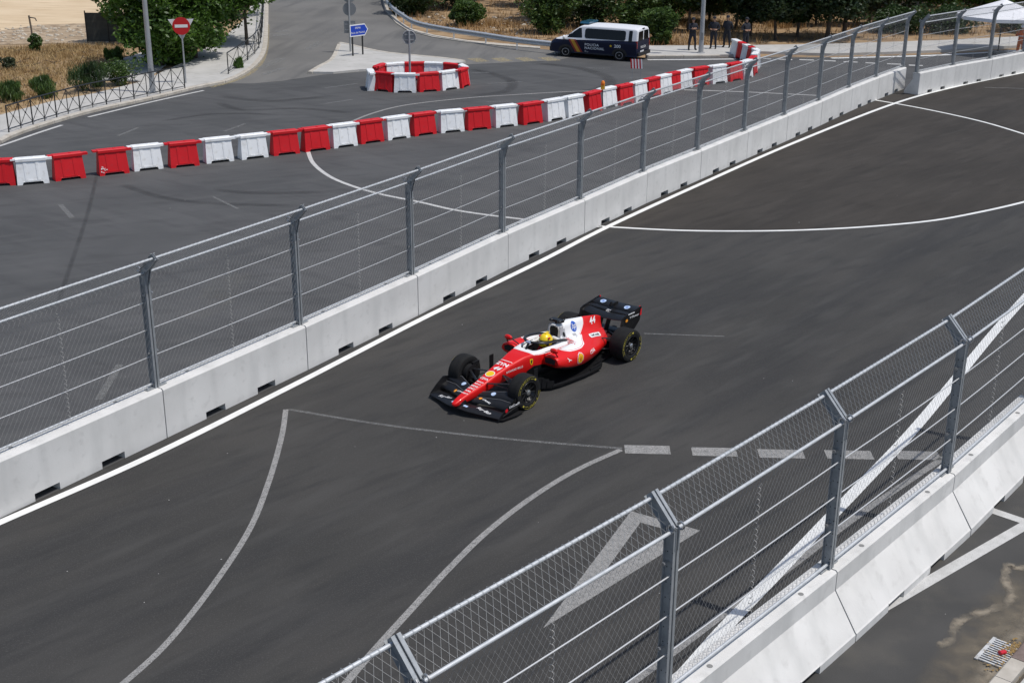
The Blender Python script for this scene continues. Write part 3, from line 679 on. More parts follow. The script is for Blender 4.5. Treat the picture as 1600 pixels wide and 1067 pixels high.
# signs in and beside the island
b = G(641, 133); t = thing('round_sign', 'back of a round grey sign on a pole inside the barrier ring', 'sign', b, .1)
sign_post(t, 2.5, .05); disc(t, 'sign_plate', (0, .06, 2.2), .31, M['sign_back'])
m = MB(); m.tube([(.31 * math.cos(k * math.pi / 14), .055, 2.2 + .31 * math.sin(k * math.pi / 14)) for k in range(29)], .02, 6); m.build('rim', M['lamp_grey'], t)
for z in (2.08, 2.32):
    m = MB(); m.box((0, .05, z), (.42, .03, .04)); m.build('clamp', M['lamp_grey'], t)
b = G(547.8, 81, .10); t = thing('sign_pole', 'grey pole carrying the backs of several signs above the island', 'sign', b, .1)
sign_post(t, 3.3, .055)
for z, r_ in ((2.95, .36), (2.25, .36)): disc(t, 'round_plate', (.02, .06, z), r_, M['sign_back'])
m = MB(); m.box((0, .07, 1.3), (.62, .025, .66)); m.build('square_plate', M['sign_back'], t)
m = MB(); m.box((0, .05, 1.45), (.5, .03, .04)); m.box((0, .05, 1.15), (.5, .03, .04)); m.build('clamp', M['lamp_grey'], t)
def text_mesh(s, size, bold=0.0, shear=0.0, align='CENTER', space=1.0):
    c = bpy.data.curves.new('lettering', 'FONT'); c.body = s; c.size = size; c.align_x = align; c.align_y = 'CENTER'; c.offset = bold * size; c.shear = shear; c.resolution_u = 3; c.space_character = space
    o = bpy.data.objects.new('lettering', c); COL.objects.link(o)
    dg = bpy.context.evaluated_depsgraph_get(); dg.update()
    me = bpy.data.meshes.new_from_object(o.evaluated_get(dg)); bpy.data.objects.remove(o); bpy.data.curves.remove(c)
    return me
def flat_text(parent, name, s, size, m_, loc, rot=(math.pi / 2, 0, 0), **kw):
    me = text_mesh(s, size, **kw); me.materials.clear(); me.materials.append(m_); return link(name, me, parent, loc, rot)
b0, b1 = G(551.5, 87.7, .10), G(567, 85.5, .10); c = (b0 + b1) / 2; dv = b1 - b0
t = thing('direction_sign', 'blue arrow-shaped direction sign with white border on two thin posts', 'sign', c, math.atan2(dv.y, dv.x)); hl = dv.length / 2
for s in (-1, 1):
    m = MB(); m.bar((s * hl, 0, 0), (s * hl, 0, 1.55), .06, .06); m.build('leg', M['black_iron'], t)
def arrow(x0, x1, z0, z1, y0, y1, tip):
    a = [Vector((x0, y0, z0)), Vector((x1, y0, z0)), Vector((x1 + tip, y0, (z0 + z1) / 2)), Vector((x1, y0, z1)), Vector((x0, y0, z1))]
    m = MB(); m.rings([a, [Vector((p.x, y1, p.z)) for p in a]]); return m
W2 = hl * 1.55
arrow(-W2, W2 * .9, 1.0, 1.62, -.06, -.035, .24).build('border', M['sign_white'], t); arrow(-W2 + .05, W2 * .9 - .01, 1.055, 1.565, -.064, -.05, .19).build('sign_face', M['sign_blue'], t)
flat_text(t, 'lettering', 'IFEMA', .15, M['white'], (0, -.068, 1.43)); flat_text(t, 'lettering', 'Feria de Madrid', .15, M['white'], (0, -.068, 1.19))

# guard rail along the bank
gp = [G(x, y, .52) for x, y in [(600, -40), (601, -12), (604, 0), (611, 11), (628, 24), (650.6, 36.6), (694, 46), (750, 54.4), (806, 63), (866, 69.6)]]
gpath = smooth_path(gp, 8); t = thing('guard_rail', 'grey steel guard rail curving round the dry bank to the police van', 'guard rail', Vector((gp[6].x, gp[6].y, 0)))
o0 = Vector((gp[6].x, gp[6].y, 0)); prof = [(0, -.16), (-.02, -.13), (-.07, -.10), (-.07, -.05), (0, 0), (-.07, .05), (-.07, .10), (-.02, .13), (0, .16), (.015, .16), (.015, -.16)]
ln = offset_path(gpath, 1.0); rs = []
for p, q in zip(gpath, ln):
    nrm = (q - p); nrm.z = 0; nrm.normalize(); rs.append([p - o0 + nrm * y + Vector((0, 0, z)) for y, z in prof])
m = MB(); m.rings(rs); m.build('rail', M['steel'], t, 30)
acc = 0
for i in range(1, len(gpath)):
    acc += (gpath[i] - gpath[i - 1]).length
    if acc > 2.6:
        acc = 0; m = MB(); p = gpath[i] - o0; nrm = ln[i] - gpath[i]; nrm.z = 0; p = p + nrm.normalized() * .1; m.bar((p.x, p.y, 0), (p.x, p.y, .68), .12, .08); m.build('post', M['steel'], t)

# dark cloth fence, stake and wire on the left plot
a, b = G(137, 66), G(205, 67); t = thing('screen_fence', 'dark cloth screen fence at the edge of the sand behind the trees', 'fence', a); dv = b - a
MSC = mixer(mat('screen_cloth', (.045, .048, .042), .9, c2=(.065, .066, .058), scale=2), 1, (.10, .098, .085), (.5, .7), (.3, .3, 3), amount=.7)
for k in range(3):
    p = dv * (k / 2); m = MB(); m.tube([p, p + Vector((0, 0, 1.75))], .035, 6); m.build('post', M['black_iron'], t)
for k in range(2):
    p, q = dv * (k / 2), dv * ((k + 1) / 2); m = MB(); m.bar(p + Vector((0, 0, .84)), q + Vector((0, 0, .84)), .015, 1.6); m.build('cloth', MSC, t)
b = G(52, 75); t = thing('stake', 'thin wooden stake with a bent top standing in the dry plot', 'post', b)
m = MB(); m.tube([(0, 0, 0), (.02, 0, 1.0), (-.03, 0, 1.75)], .05, 6); m.build('pole', mat('old_wood', (.16, .13, .10), .9), t)
m = MB(); m.tube([(0, 0, 1.65), (.3, 0, 1.6), (.36, 0, 1.45)], .03, 6); m.build('crosspiece', M['black_iron'], t)

# drain grate with litter in the near gutter
gc = [G(1531, 1036, .016), G(1561, 1003, .016), G(1592, 1010, .016), G(1567, 1040, .016)]
c = sum(gc, Vector()) / 4; ux = (gc[1] - gc[0]).normalized(); uy = Vector((ux.y, -ux.x, 0)); L1, W1 = .62, .42
t = thing('drain_grate', 'white-edged metal drain grate in the dusty gutter at lower right', 'drain', (c.x, c.y, Z3), math.atan2(ux.y, ux.x))
m = MB(); m.box((0, 0, .006), (L1, W1, .004)); m.build('pit', M['black_gap'], t)
MG = mixer(mat('worn_grate', (.55, .55, .54), .6, .3, c2=(.66, .66, .65), scale=8), 14, (.28, .24, .19), (.55, .7), amount=.8)
for s in (-1, 1):
    m = MB(); m.box((0, s * W1 / 2, .014), (L1 + .06, .05 if s > 0 else .03, .02)); m.build('frame_side', MG, t)
    m = MB(); m.box((s * L1 / 2, 0, .014), (.03, W1 - .04, .02)); m.build('frame_side', MG, t)
for i in range(10):
    m = MB(); m.box((-L1 / 2 + .06 + i * .056, 0, .016), (.026, W1 - .04, .018)); m.build('bar', MG, t)
t2 = MB(); t2.lathe([(.012, -.05), (.03, -.045), (.034, -.02), (.028, .0), (.034, .02), (.03, .05), (.01, .055)], n=10, axis='X')
rc = G(1566, 1019, .06); o = t2.build('crushed_can', mat('red_can', (.55, .015, .03), .35), None, 50, (rc.x, rc.y, .066), (0, .15, .5)); o.scale = (1.15, 1.15, .85); tag(o, 'crushed red can lying on the drain grate', 'can')
m = MB(); random.seed(3)
for i in range(240):
    p = G(1566 + random.gauss(0, 16), 1034 + random.gauss(0, 15), .03); a = random.uniform(0, 6.28); s = random.uniform(.008, .022)
    if random.random() < .5: p = G(1584 + random.gauss(0, 9), 1012 + random.gauss(0, 7), .035)
    q = [Vector((math.cos(a + k * 1.57) * s * (1.6 if k % 2 else .8), math.sin(a + k * 1.57) * s * (1.6 if k % 2 else .8), random.uniform(0, .012))) for k in range(4)]
    m.add([p + v for v in q], [(0, 1, 2, 3)])
tag(m.build('leaf_litter', mat('dry_leaf', (.34, .22, .07), .9, c2=(.20, .13, .06), scale=30)), 'dry leaves scattered round the drain grate', 'leaves', kind='stuff')

# white parasol beyond the upper right wall
b = G(1559, 83); t = thing('parasol', 'large white parasol beyond the wall at the upper right', 'parasol', (b.x, b.y, .0), .3); b = Vector((b.x, b.y, 0))
m = MB(); m.tube([(0, 0, 0), (0, 0, 2.95)], .035, 8); m.build('pole', M['black_iron'], t)
m = MB(); n = 8; Rr = 2.45
rim = [Vector((Rr * math.cos(k * math.pi / 4), Rr * math.sin(k * math.pi / 4), 2.05)) for k in range(n)]
top = Vector((0, 0, 2.9)); vs = [top] + rim + [p + Vector((0, 0, -.18)) for p in rim] + [(p * .55 + Vector((0, 0, 0))) for p in []]
m.add(vs, [(0, 1 + k, 1 + (k + 1) % n) for k in range(n)] + [(1 + k, 9 + k, 9 + (k + 1) % n, 1 + (k + 1) % n) for k in range(n)])
m.build('canopy', mat('white_canvas', (.78, .78, .80), .8), t)
m = MB(); m.box((0, 0, .05), (.7, .7, .1)); m.build('base', M['concrete_dark'], t)
for k in range(n):
    m = MB(); m.bar(top + Vector((0, 0, -.06)), rim[k] + Vector((0, 0, -.05)), .025, .025); m.build('rib', M['lamp_grey'], t)
# ================================================================== THE RACE CAR  (local: X forward from the rear axle, Y left, Z up)
def cr(p0, p1, p2, p3, t): return .5 * (2 * p1 + (p2 - p0) * t + (2 * p0 - 5 * p1 + 4 * p2 - p3) * t * t + (3 * p1 - p0 - 3 * p2 + p3) * t ** 3)
def resample(rows, n):
    out = []
    for i in range(len(rows) - 1):
        a, b, c, d = rows[max(i - 1, 0)], rows[i], rows[i + 1], rows[min(i + 2, len(rows) - 1)]
        for k in range(n): out.append([cr(a[j], b[j], c[j], d[j], k / n) for j in range(len(b))])
    return out + [rows[-1]]
def body_loft(stations, nx=6, ns=4):
    """stations: (x, half profile from the top centre line to the bottom centre line)"""
    rows = [[x] + [v for p in pr for v in p] for x, pr in stations]; rows = resample(rows, nx); rs = []
    for r in rows:
        pts = [[r[1 + 2 * i], r[2 + 2 * i]] for i in range((len(r) - 1) // 2)]; pts = resample(pts, ns)
        ring_ = [Vector((r[0], max(p[0], 0), p[1])) for p in pts] + [Vector((r[0], -max(p[0], 0), p[1])) for p in reversed(pts[1:-1])]
        rs.append(ring_)
    return rs
def bvh(mbs):
    v = []; f = []
    for m in mbs:
        o = len(v); v += m.v; f += [tuple(i + o for i in q) for q in m.f]
    return BVHTree.FromPolygons([Vector(p) for p in v], f)
def wrap(parent, name, me, m_, org, ux, uy, dirn, tree, off=.004, far=1.5, sub=.03):
    """lay a flat mesh onto a curved surface"""
    org, ux, uy, dirn = Vector(org), Vector(ux), Vector(uy), Vector(dirn)
    bm = bmesh.new(); bm.from_mesh(me)
    for _ in range(3):
        es = [e for e in bm.edges if e.calc_length() > sub]
        if not es: break
        bmesh.ops.subdivide_edges(bm, edges=es, cuts=1); bmesh.ops.triangulate(bm, faces=bm.faces)
    for v in bm.verts:
        p = org + ux * v.co.x + uy * v.co.y
        h = tree.ray_cast(p - dirn * far, dirn)
        if h[0] is not None and (h[0] - p).length < .6: q = h[0] - dirn * off
        else: q = p
        v.co = q
    bm.to_mesh(me); bm.free(); me.materials.clear(); me.materials.append(m_)
    return link(name, me, parent)
def poly_mesh(pts):
    me = bpy.data.meshes.new('patch'); me.from_pydata([(p[0], p[1], 0) for p in pts], [], [tuple(range(len(pts)))])
    bm = bmesh.new(); bm.from_mesh(me); bmesh.ops.triangulate(bm, faces=bm.faces); bm.to_mesh(me); bm.free(); return me
def oval(rx, ry, n=28): return [(rx * math.cos(2 * math.pi * k / n), ry * math.sin(2 * math.pi * k / n)) for k in range(n)]

_XM = [(-2, .07), (-.9, .07), (-.3, .24), (0, .33), (.5, .41), (1.0, .41), (1.6, .37), (2.0, .31), (2.4, .14), (2.9, .06), (3.45, .05), (4.5, .06), (6, .06)]
_ZM = [(-2, 0), (-.45, 0), (-.2, .02), (.1, .05), (.8, .07), (2.0, .08), (2.6, .10), (3.1, .075), (3.5, .03), (3.75, 0), (6, 0)]
def zmap(x):
    for (a, da), (b, db) in zip(_ZM, _ZM[1:]):
        if x <= b: return da + (db - da) * (x - a) / (b - a)
    return 0
def xmap(x):
    for (a, da), (b, db) in zip(_XM, _XM[1:]):
        if x <= b: return x + da + (db - da) * (x - a) / (b - a)
    return x
def livery(name='car_livery', pts=None):
    m = mat(name, (.62, .008, .012), .42, coat=.12, spec=.35); n = m.node_tree.nodes; l = m.node_tree.links; b = n['Principled BSDF']
    tc = n.new('ShaderNodeTexCoord'); sx = n.new('ShaderNodeSeparateXYZ'); l.new(tc.outputs['Object'], sx.inputs[0])
    mr = n.new('ShaderNodeMapRange'); mr.inputs['From Min'].default_value = -1; mr.inputs['From Max'].default_value = 3; l.new(sx.outputs['X'], mr.inputs['Value'])
    fc = n.new('ShaderNodeFloatCurve'); cv = fc.mapping.curves[0]; fc.mapping.use_clip = False
    pts = pts or [(-1, 1.0), (.10, 1.0), (.20, .97), (.27, .80), (.36, .73), (.5, .67), (.75, .625), (1.1, .60), (1.6, .60), (2.0, .615), (2.32, .625), (2.42, .70), (2.5, 1.0), (3, 1.0)]
    while len(cv.points) < len(pts): cv.points.new(.5, .5)
    for p, (x, z) in zip(cv.points, pts): p.location = ((xmap(x) + 1) / 4, z + zmap(x)); p.handle_type = 'VECTOR'
    fc.mapping.update(); l.new(mr.outputs[0], fc.inputs['Value'])
    d = n.new('ShaderNodeMath'); d.operation = 'SUBTRACT'; l.new(sx.outputs['Z'], d.inputs[0]); l.new(fc.outputs[0], d.inputs[1])
    ramp = n.new('ShaderNodeValToRGB'); e = ramp.color_ramp.elements; ramp.color_ramp.interpolation = 'CONSTANT'
    m2 = n.new('ShaderNodeMapRange'); m2.inputs['From Min'].default_value = -.1; m2.inputs['From Max'].default_value = .1; l.new(d.outputs[0], m2.inputs['Value']); l.new(m2.outputs[0], ramp.inputs[0])
    red = (.70, .008, .008, 1); wh = (.80, .80, .80, 1)
    e[0].position = 0; e[0].color = red; e[1].position = .5; e[1].color = wh
    for p_, c_ in ((.56, red), (.58, wh)):
        q = e.new(p_); q.color = c_
    # black lower body below the side pods
    fc2 = n.new('ShaderNodeFloatCurve'); c2 = fc2.mapping.curves[0]; fc2.mapping.use_clip = False
    p2 = [(-1, .2), (.45, .22), (.9, .235), (1.35, .25), (1.8, .33), (2.15, .43), (2.5, .44), (2.66, .36), (2.78, .0), (3, 0)]
    while len(c2.points) < len(p2): c2.points.new(.5, .5)
    for p, (x, z) in zip(c2.points, p2): p.location = ((x + 1) / 4, z + (.05 if 0 < x < 2.7 else 0)); p.handle_type = 'VECTOR'
    fc2.mapping.update(); l.new(mr.outputs[0], fc2.inputs['Value'])
    lt = n.new('ShaderNodeMath'); lt.operation = 'LESS_THAN'; l.new(sx.outputs['Z'], lt.inputs[0]); l.new(fc2.outputs[0], lt.inputs[1])
    mx = n.new('ShaderNodeMix'); mx.data_type = 'RGBA'; l.new(lt.outputs[0], mx.inputs['Factor']); l.new(ramp.outputs[0], mx.inputs['A']); mx.inputs['B'].default_value = (.008, .008, .009, 1)
    l.new(mx.outputs['Result'], b.inputs['Base Color']); return m
M['livery'] = livery(); M['pod_livery'] = livery('pod_livery', [(-1, 1.0), (.10, 1.0), (.20, .97), (.27, .80), (.36, .73), (.5, .65), (.75, .59), (1.0, .58), (1.2, .592), (1.4, .612), (1.55, .65), (1.66, 1.0), (3, 1.0)]); M['car_red'] = mat('car_red', (.70, .008, .008), .42, coat=.12, spec=.35)
M['car_white'] = mat('car_white', (.78, .78, .78), .35, coat=.4)
M['carbon'] = mat('carbon_black', (.008, .008, .009), .36, c2=(.013, .013, .014), scale=20, spec=.4)
M['carbon_matt'] = mat('carbon_matt', (.009, .009, .010), .65, spec=.25)
M['tyre'] = mat('tyre_rubber', (.013, .013, .0135), .85, spec=.2, c2=(.018, .018, .018), scale=10, bump=.1, bscale=40)
M['rim'] = mat('wheel_black', (.006, .006, .007), .28, spec=.6)
M['highlight_grey'] = mat('highlight_grey', (.16, .16, .17), .4, spec=.5)  # pale grey standing for highlights on the wing flap edges
M['spoke'] = mat('spoke_metal', (.06, .06, .063), .35, .6)
M['tyre_yellow'] = mat('tyre_yellow', (.50, .42, .05), .7)
M['logo_yellow'] = mat('logo_yellow', (.85, .55, .01), .4)
M['logo_blue'] = mat('logo_blue', (.01, .09, .48), .4)
M['logo_pale'] = mat('logo_pale_blue', (.45, .58, .80), .4)
M['logo_black'] = mat('logo_black', (.01, .01, .01), .5)
M['logo_orange'] = mat('logo_orange', (.85, .33, .03), .4)
M['logo_red'] = mat('logo_red', (.62, .01, .02), .4)
M['silver'] = mat('silver_metal', (.6, .6, .6), .3, .9)
M['airbox_grey'] = mat('airbox_grey', (.42, .42, .44), .4)

CAR = thing('race_car', 'red and white open-wheel race car numbered 44 driving on the track', 'race car', (1.885, 26.975, .006), .8613 + math.pi); CAR.scale = (1.018, 1, 1)
# --- survival cell and nose
def tub(x, hw, zb, zt, dep=0.0, wi=0.0):
    h = zt - zb; ins = wi if dep else hw * .5
    return (x, [(0, zt - dep), (ins * .6, zt - dep), (ins * .98, zt - dep * .9), (ins * 1.02 if dep else hw * .72, zt - .003), (hw * .93, zt - min(.03, h * .15)), (hw, zt - h * .32), (hw * .98, zb + h * .35), (hw * .82, zb + h * .06), (hw * .4, zb), (0, zb)])
st = [tub(4.52, .03, .20, .235), tub(4.46, .062, .175, .272), tub(4.2, .095, .185, .355), tub(3.8, .13, .22, .44), tub(3.4, .155, .25, .515), tub(3.0, .19, .24, .575), tub(2.65, .24, .20, .625), tub(2.4, .285, .16, .65), tub(2.2, .32, .13, .665), tub(2.10, .335, .11, .67, .02, .17), tub(2.02, .345, .11, .672, .22, .20), tub(1.8, .365, .10, .675, .36, .245), tub(1.5, .375, .10, .68, .38, .26), tub(1.25, .375, .10, .69, .38, .25), tub(1.17, .37, .10, .695, .2, .22), tub(1.12, .365, .10, .69, .01, .2), tub(.95, .34, .12, .66)]
NOSE = MB().rings(body_loft(st, 5, 3))
for i, f in enumerate(NOSE.f):                       # the inside of the cockpit is black
    c = sum((Vector(NOSE.v[q]) for q in f), Vector()) / len(f)
    if 1.12 < c.x < 2.10 and abs(c.y) < .262 and .25 < c.z < .655: NOSE.m[i] = 1
NOSE.build('survival_cell', [M['livery'], M['carbon_matt']], CAR, 50)
# --- side pods and lower engine cover
sp = [(1.98, [(0, .22), (.1, .22), (.28, .30), (.40, .585), (.60, .615), (.735, .57), (.70, .43), (0, .38)]),
      (1.90, [(0, .2), (.1, .2), (.28, .28), (.41, .60), (.63, .625), (.765, .56), (.71, .38), (0, .30)]),
      (1.6, [(0, .18), (.1, .18), (.28, .26), (.41, .615), (.65, .62), (.785, .50), (.69, .27), (0, .16)]),
      (1.2, [(0, .18), (.1, .18), (.28, .30), (.42, .635), (.65, .605), (.78, .46), (.66, .20), (0, .1)]),
      (.85, [(0, .50), (.1, .55), (.26, .67), (.41, .645), (.62, .575), (.75, .42), (.60, .16), (0, .08)]),
      (.5, [(0, .58), (.1, .64), (.23, .665), (.37, .605), (.545, .515), (.665, .37), (.50, .14), (0, .08)]),
      (.15, [(0, .60), (.09, .65), (.19, .625), (.29, .54), (.41, .45), (.50, .32), (.38, .13), (0, .08)]),
      (-.2, [(0, .57), (.07, .585), (.135, .535), (.2, .46), (.26, .385), (.30, .28), (.24, .14), (0, .1)]),
      (-.55, [(0, .45), (.045, .45), (.075, .42), (.10, .38), (.12, .34), (.13, .29), (.1, .22), (0, .2)])]
POD = MB(); rs = body_loft(sp, 5, 4); POD.rings(rs, caps=True); POD.build('side_pods', M['pod_livery'], CAR, 55)
# --- spine: roll hoop, air intake and engine cover
sn = [(1.10, [(0, .965), (.07, .96), (.125, .92), (.145, .84), (.17, .74), (.20, .64), (0, .62)]),
      (.98, [(0, .985), (.075, .978), (.135, .93), (.155, .84), (.19, .74), (.24, .64), (0, .60)]),
      (.7, [(0, .975), (.07, .965), (.125, .92), (.155, .83), (.20, .74), (.27, .63), (0, .58)]),
      (.35, [(0, .935), (.045, .925), (.085, .88), (.12, .80), (.17, .71), (.25, .60), (0, .54)]),
      (.05, [(0, .895), (.018, .885), (.045, .83), (.08, .75), (.125, .66), (.19, .55), (0, .5)]),
      (-.2, [(0, .855), (.010, .845), (.022, .78), (.045, .69), (.085, .60), (.13, .49), (0, .45)]),
      (-.32, [(0, .80), (.008, .79), (.015, .72), (.03, .63), (.06, .54), (.1, .44), (0, .42)])]
SPINE = MB(); rs = body_loft(sn, 5, 3); SPINE.rings(rs, caps=True); SPINE.build('engine_cover', M['livery'], CAR, 55)
TREE = bvh([NOSE, POD, SPINE])
m = MB(); m.add([(1.103, y, z) for y, z in ((-.10, .72), (.10, .72), (.115, .86), (.09, .925), (0, .945), (-.09, .925), (-.115, .86))], [tuple(range(7))]); m.build('air_intake', M['black_gap'], CAR)
m = MB()
for s in (-1, 1): m.rings([[Vector((x, s * .15, .73)), Vector((x, s * .175, .73)), Vector((x - .05, s * .155, .94)), Vector((x - .05, s * .125, .95))] for x in (1.13, 1.03)])
m.build('roll_hoop', M['airbox_grey'], CAR)
for s in (-1, 1):
    m = MB(); m.add([(1.984, s * y, z) for y, z in ((.42, .46), (.68, .46), (.70, .555), (.58, .595), (.42, .57))], [tuple(range(5))]); m.build('pod_intake', M['black_gap'], CAR)
    m = MB(); m.add([Vector((1.02 - u * .01, s * (.163 + .002 + v * 0), z)) for u, v, z in ((0, 0, .76), (10, 0, .76), (10, 0, .86), (0, 0, .86))], [(0, 1, 2, 3)])
# onboard camera
m = MB(); m.box((1.0, 0, 1.045), (.12, .30, .05)); m.box((1.0, 0, 1.0), (.10, .04, .07)); m.ball((1.06, .11, 1.05), (.06, .05, .035), 8, 6); m.ball((1.06, -.11, 1.05), (.06, .05, .035), 8, 6); m.build('camera_pod', M['carbon'], CAR)
m = MB(); m.tube([(.75, 0, .97), (.72, 0, 1.08)], .012, 6); m.build('antenna', M['carbon'], CAR)
# --- cockpit surround and halo
m = MB(); pts = [(1.95, .245, .68), (1.6, .275, .69), (1.3, .27, .71), (1.18, .20, .745), (1.14, 0, .76), (1.18, -.20, .745), (1.3, -.27, .71), (1.6, -.275, .69), (1.95, -.245, .68)]
m.tube(smooth_path(pts, 4), .05, 8); m.build('headrest', M['car_white'], CAR, 50)
m = MB(); hp_ = [(1.02, .27, .74), (1.2, .30, .80), (1.5, .305, .85), (1.75, .27, .875), (1.92, .17, .885), (2.0, 0, .885)]
full = smooth_path(hp_ + [(x, -y, z) for x, y, z in reversed(hp_[:-1])], 5); m.tube(full, .036, 8, True, .8)
m.tube(smooth_path([(2.0, 0, .885), (2.08, 0, .82), (2.17, 0, .73), (2.24, 0, .65)], 3), [.03] * 9 + [.028], 8); HALO = m.build('halo', M['carbon'], CAR, 50)
m = MB(); m.box((2.035, 0, .893), (.05, .10, .03)); m.build('halo_badge', M['logo_pale'], HALO)
SW = MB(); SW.box((1.83, 0, .60), (.03, .26, .13)); SW.tube([(1.83, 0, .6), (2.05, 0, .55)], .03, 8); SW.build('steering_wheel', M['carbon_matt'], CAR)
m = MB(); m.box((1.55, 0, .28), (.9, .4, .04)); m.box((1.28, 0, .45), (.06, .4, .4)); m.build('seat', M['carbon_matt'], CAR)
for s in (-1, 1):
    m = MB(); m.ball((1.93, s * .62, .745), (.05, .105, .055), 12, 8); mi = m.build('mirror', M['car_red'], CAR, 60)
    m = MB(); m.bar((1.93, s * .52, .73), (1.88, s * .36, .64), .03, .012); m.bar((1.93, s * .66, .70), (1.86, s * .68, .60), .03, .012); m.build('mirror_stay', M['carbon'], mi)
# --- floor
fl = [(2.62, .30), (2.45, .52), (2.15, .68), (1.8, .74), (1.2, .79), (.75, .80), (.45, .78), (.40, .56), (0, .52), (-.35, .48), (-.5, .30)]
m = MB(); m.prism([(x, y) for x, y in fl] + [(x, -y) for x, y in reversed(fl)], .05, .075); m.build('floor', M['carbon'], CAR)
for s in (-1, 1):
    m = MB(); m.tube([(2.1, s * .69, .10), (1.6, s * .76, .10), (1.0, s * .80, .095), (.5, s * .79, .11)], .02, 6, True, 1.6); m.build('floor_edge', M['carbon'], CAR, 50)
    m = MB(); m.bar((.85, s * .80, .13), (.45, s * .79, .15), .018, .10); m.bar((.60, s * .70, .11), (.40, s * .74, .18), .012, .12); m.build('floor_winglet', M['carbon_matt'], CAR)
    m = MB()
    for k in range(3): 
        x = 2.55 - k * .13; m.rings([[Vector((x, s * (.48 + k * .07), .08)), Vector((x - .22, s * (.56 + k * .07), .08)), Vector((x - .24, s * (.56 + k * .07), .30 - .04 * k)), Vector((x - .03, s * (.48 + k * .07), .33 - .05 * k))], [Vector((x, s * (.49 + k * .07), .08)), Vector((x - .22, s * (.57 + k * .07), .08)), Vector((x - .24, s * (.57 + k * .07), .30 - .04 * k)), Vector((x - .03, s * (.49 + k * .07), .33 - .05 * k))]])
    m.build('floor_vane', M['carbon'], CAR)
    m = MB(); m.bar((2.78, s * .60, .40), (2.64, s * .60, .40), .012, .40); m.bar((2.72, s * .60, .22), (2.45, s * .48, .12), .02, .05); m.build('wake_board', M['carbon_matt'], CAR)
m = MB(); m.box((-.42, 0, .2), (.3, .9, .22)); m.build('diffuser', M['carbon_matt'], CAR)
m = MB(); m.box((-.1, 0, .30), (.9, .3, .3)); m.build('gearbox', M['carbon_matt'], CAR)
# --- front wing
def foil(stn, th=.02):
    """stn: list of (y, x_lead, z_lead, chord, rise); a thin cambered plane through them"""
    rs = []
    for y, xl, zl, c, rise in stn:
        up = [(0, 0), (.12, .35), (.4, .55), (.75, .8), (1, 1.0)]
        top = [Vector((xl - c * u, y, zl + rise * v + th * math.sin(math.pi * min(u + .08, 1)))) for u, v in up]
        bot = [Vector((xl - c * u, y, zl + rise * v - .004)) for u, v in reversed(up)]
        rs.append(top + bot)
    return MB().rings(rs)
FW = bpy.data.objects.new('front_wing', None)
mp = foil([(-.93, 4.22, .075, .25, .035), (-.6, 4.30, .085, .27, .045), (-.25, 4.44, .13, .27, .035), (0, 4.47, .145, .27, .03), (.25, 4.44, .13, .27, .035), (.6, 4.30, .085, .27, .045), (.93, 4.22, .075, .25, .035)], .022)
fw = mp.build('front_wing', M['carbon'], CAR, 40); bpy.data.objects.remove(FW)
FLAPS = []
for k in range(2):
    for s in (-1, 1):
        f = foil([(s * .92, 3.93 - k * .19, .15 + k * .105, .17, .09), (s * .6, 3.98 - k * .19, .165 + k * .105, .17, .10), (s * .14, 4.14 - k * .17, .20 + k * .06, .15, .05)], .012)
        FLAPS.append(f); fo = f.build('wing_flap', M['carbon'], fw, 40)
        g_ = MB(); g_.tube([Vector(f.v[q * 10 + 4]) + Vector((0, 0, .004)) for q in range(3)], .006, 5); g_.build('edge_highlight', M['highlight_grey'], fo)  # thin grey bar, a painted highlight along the flap's rear edge
for s in (-1, 1):
    m = MB(); a = [(4.24, .045), (3.62, .045), (3.58, .16), (3.66, .34), (3.82, .36), (4.0, .26), (4.18, .13)]
    y = lambda x, z: s * (.925 + .05 * (z - .05) - (.05 if x < 3.7 else 0))
    m.rings([[Vector((x, y(x, z), z)) for x, z in a], [Vector((x, y(x, z) + s * .014, z)) for x, z in a]]); m.build('wing_endplate', M['carbon'], fw)
    m = MB(); m.prism([(4.20, s * .93), (3.62, s * .90), (3.56, s * 1.0), (3.8, s * 1.03), (4.15, s * .985)], .04, .056); m.build('foot_plate', M['carbon_matt'], fw)
    m = MB(); m.tube([(4.12, s * .945, .11), (3.9, s * .985, .20), (3.62, s * .97, .22)], [.012, .018, .01], 6, True, .5); m.build('dive_plane', M['carbon_matt'], fw)
    m = MB(); m.bar((4.34, s * .075, .24), (4.30, s * .09, .155), .02, .16); m.build('nose_pylon', M['carbon'], fw)
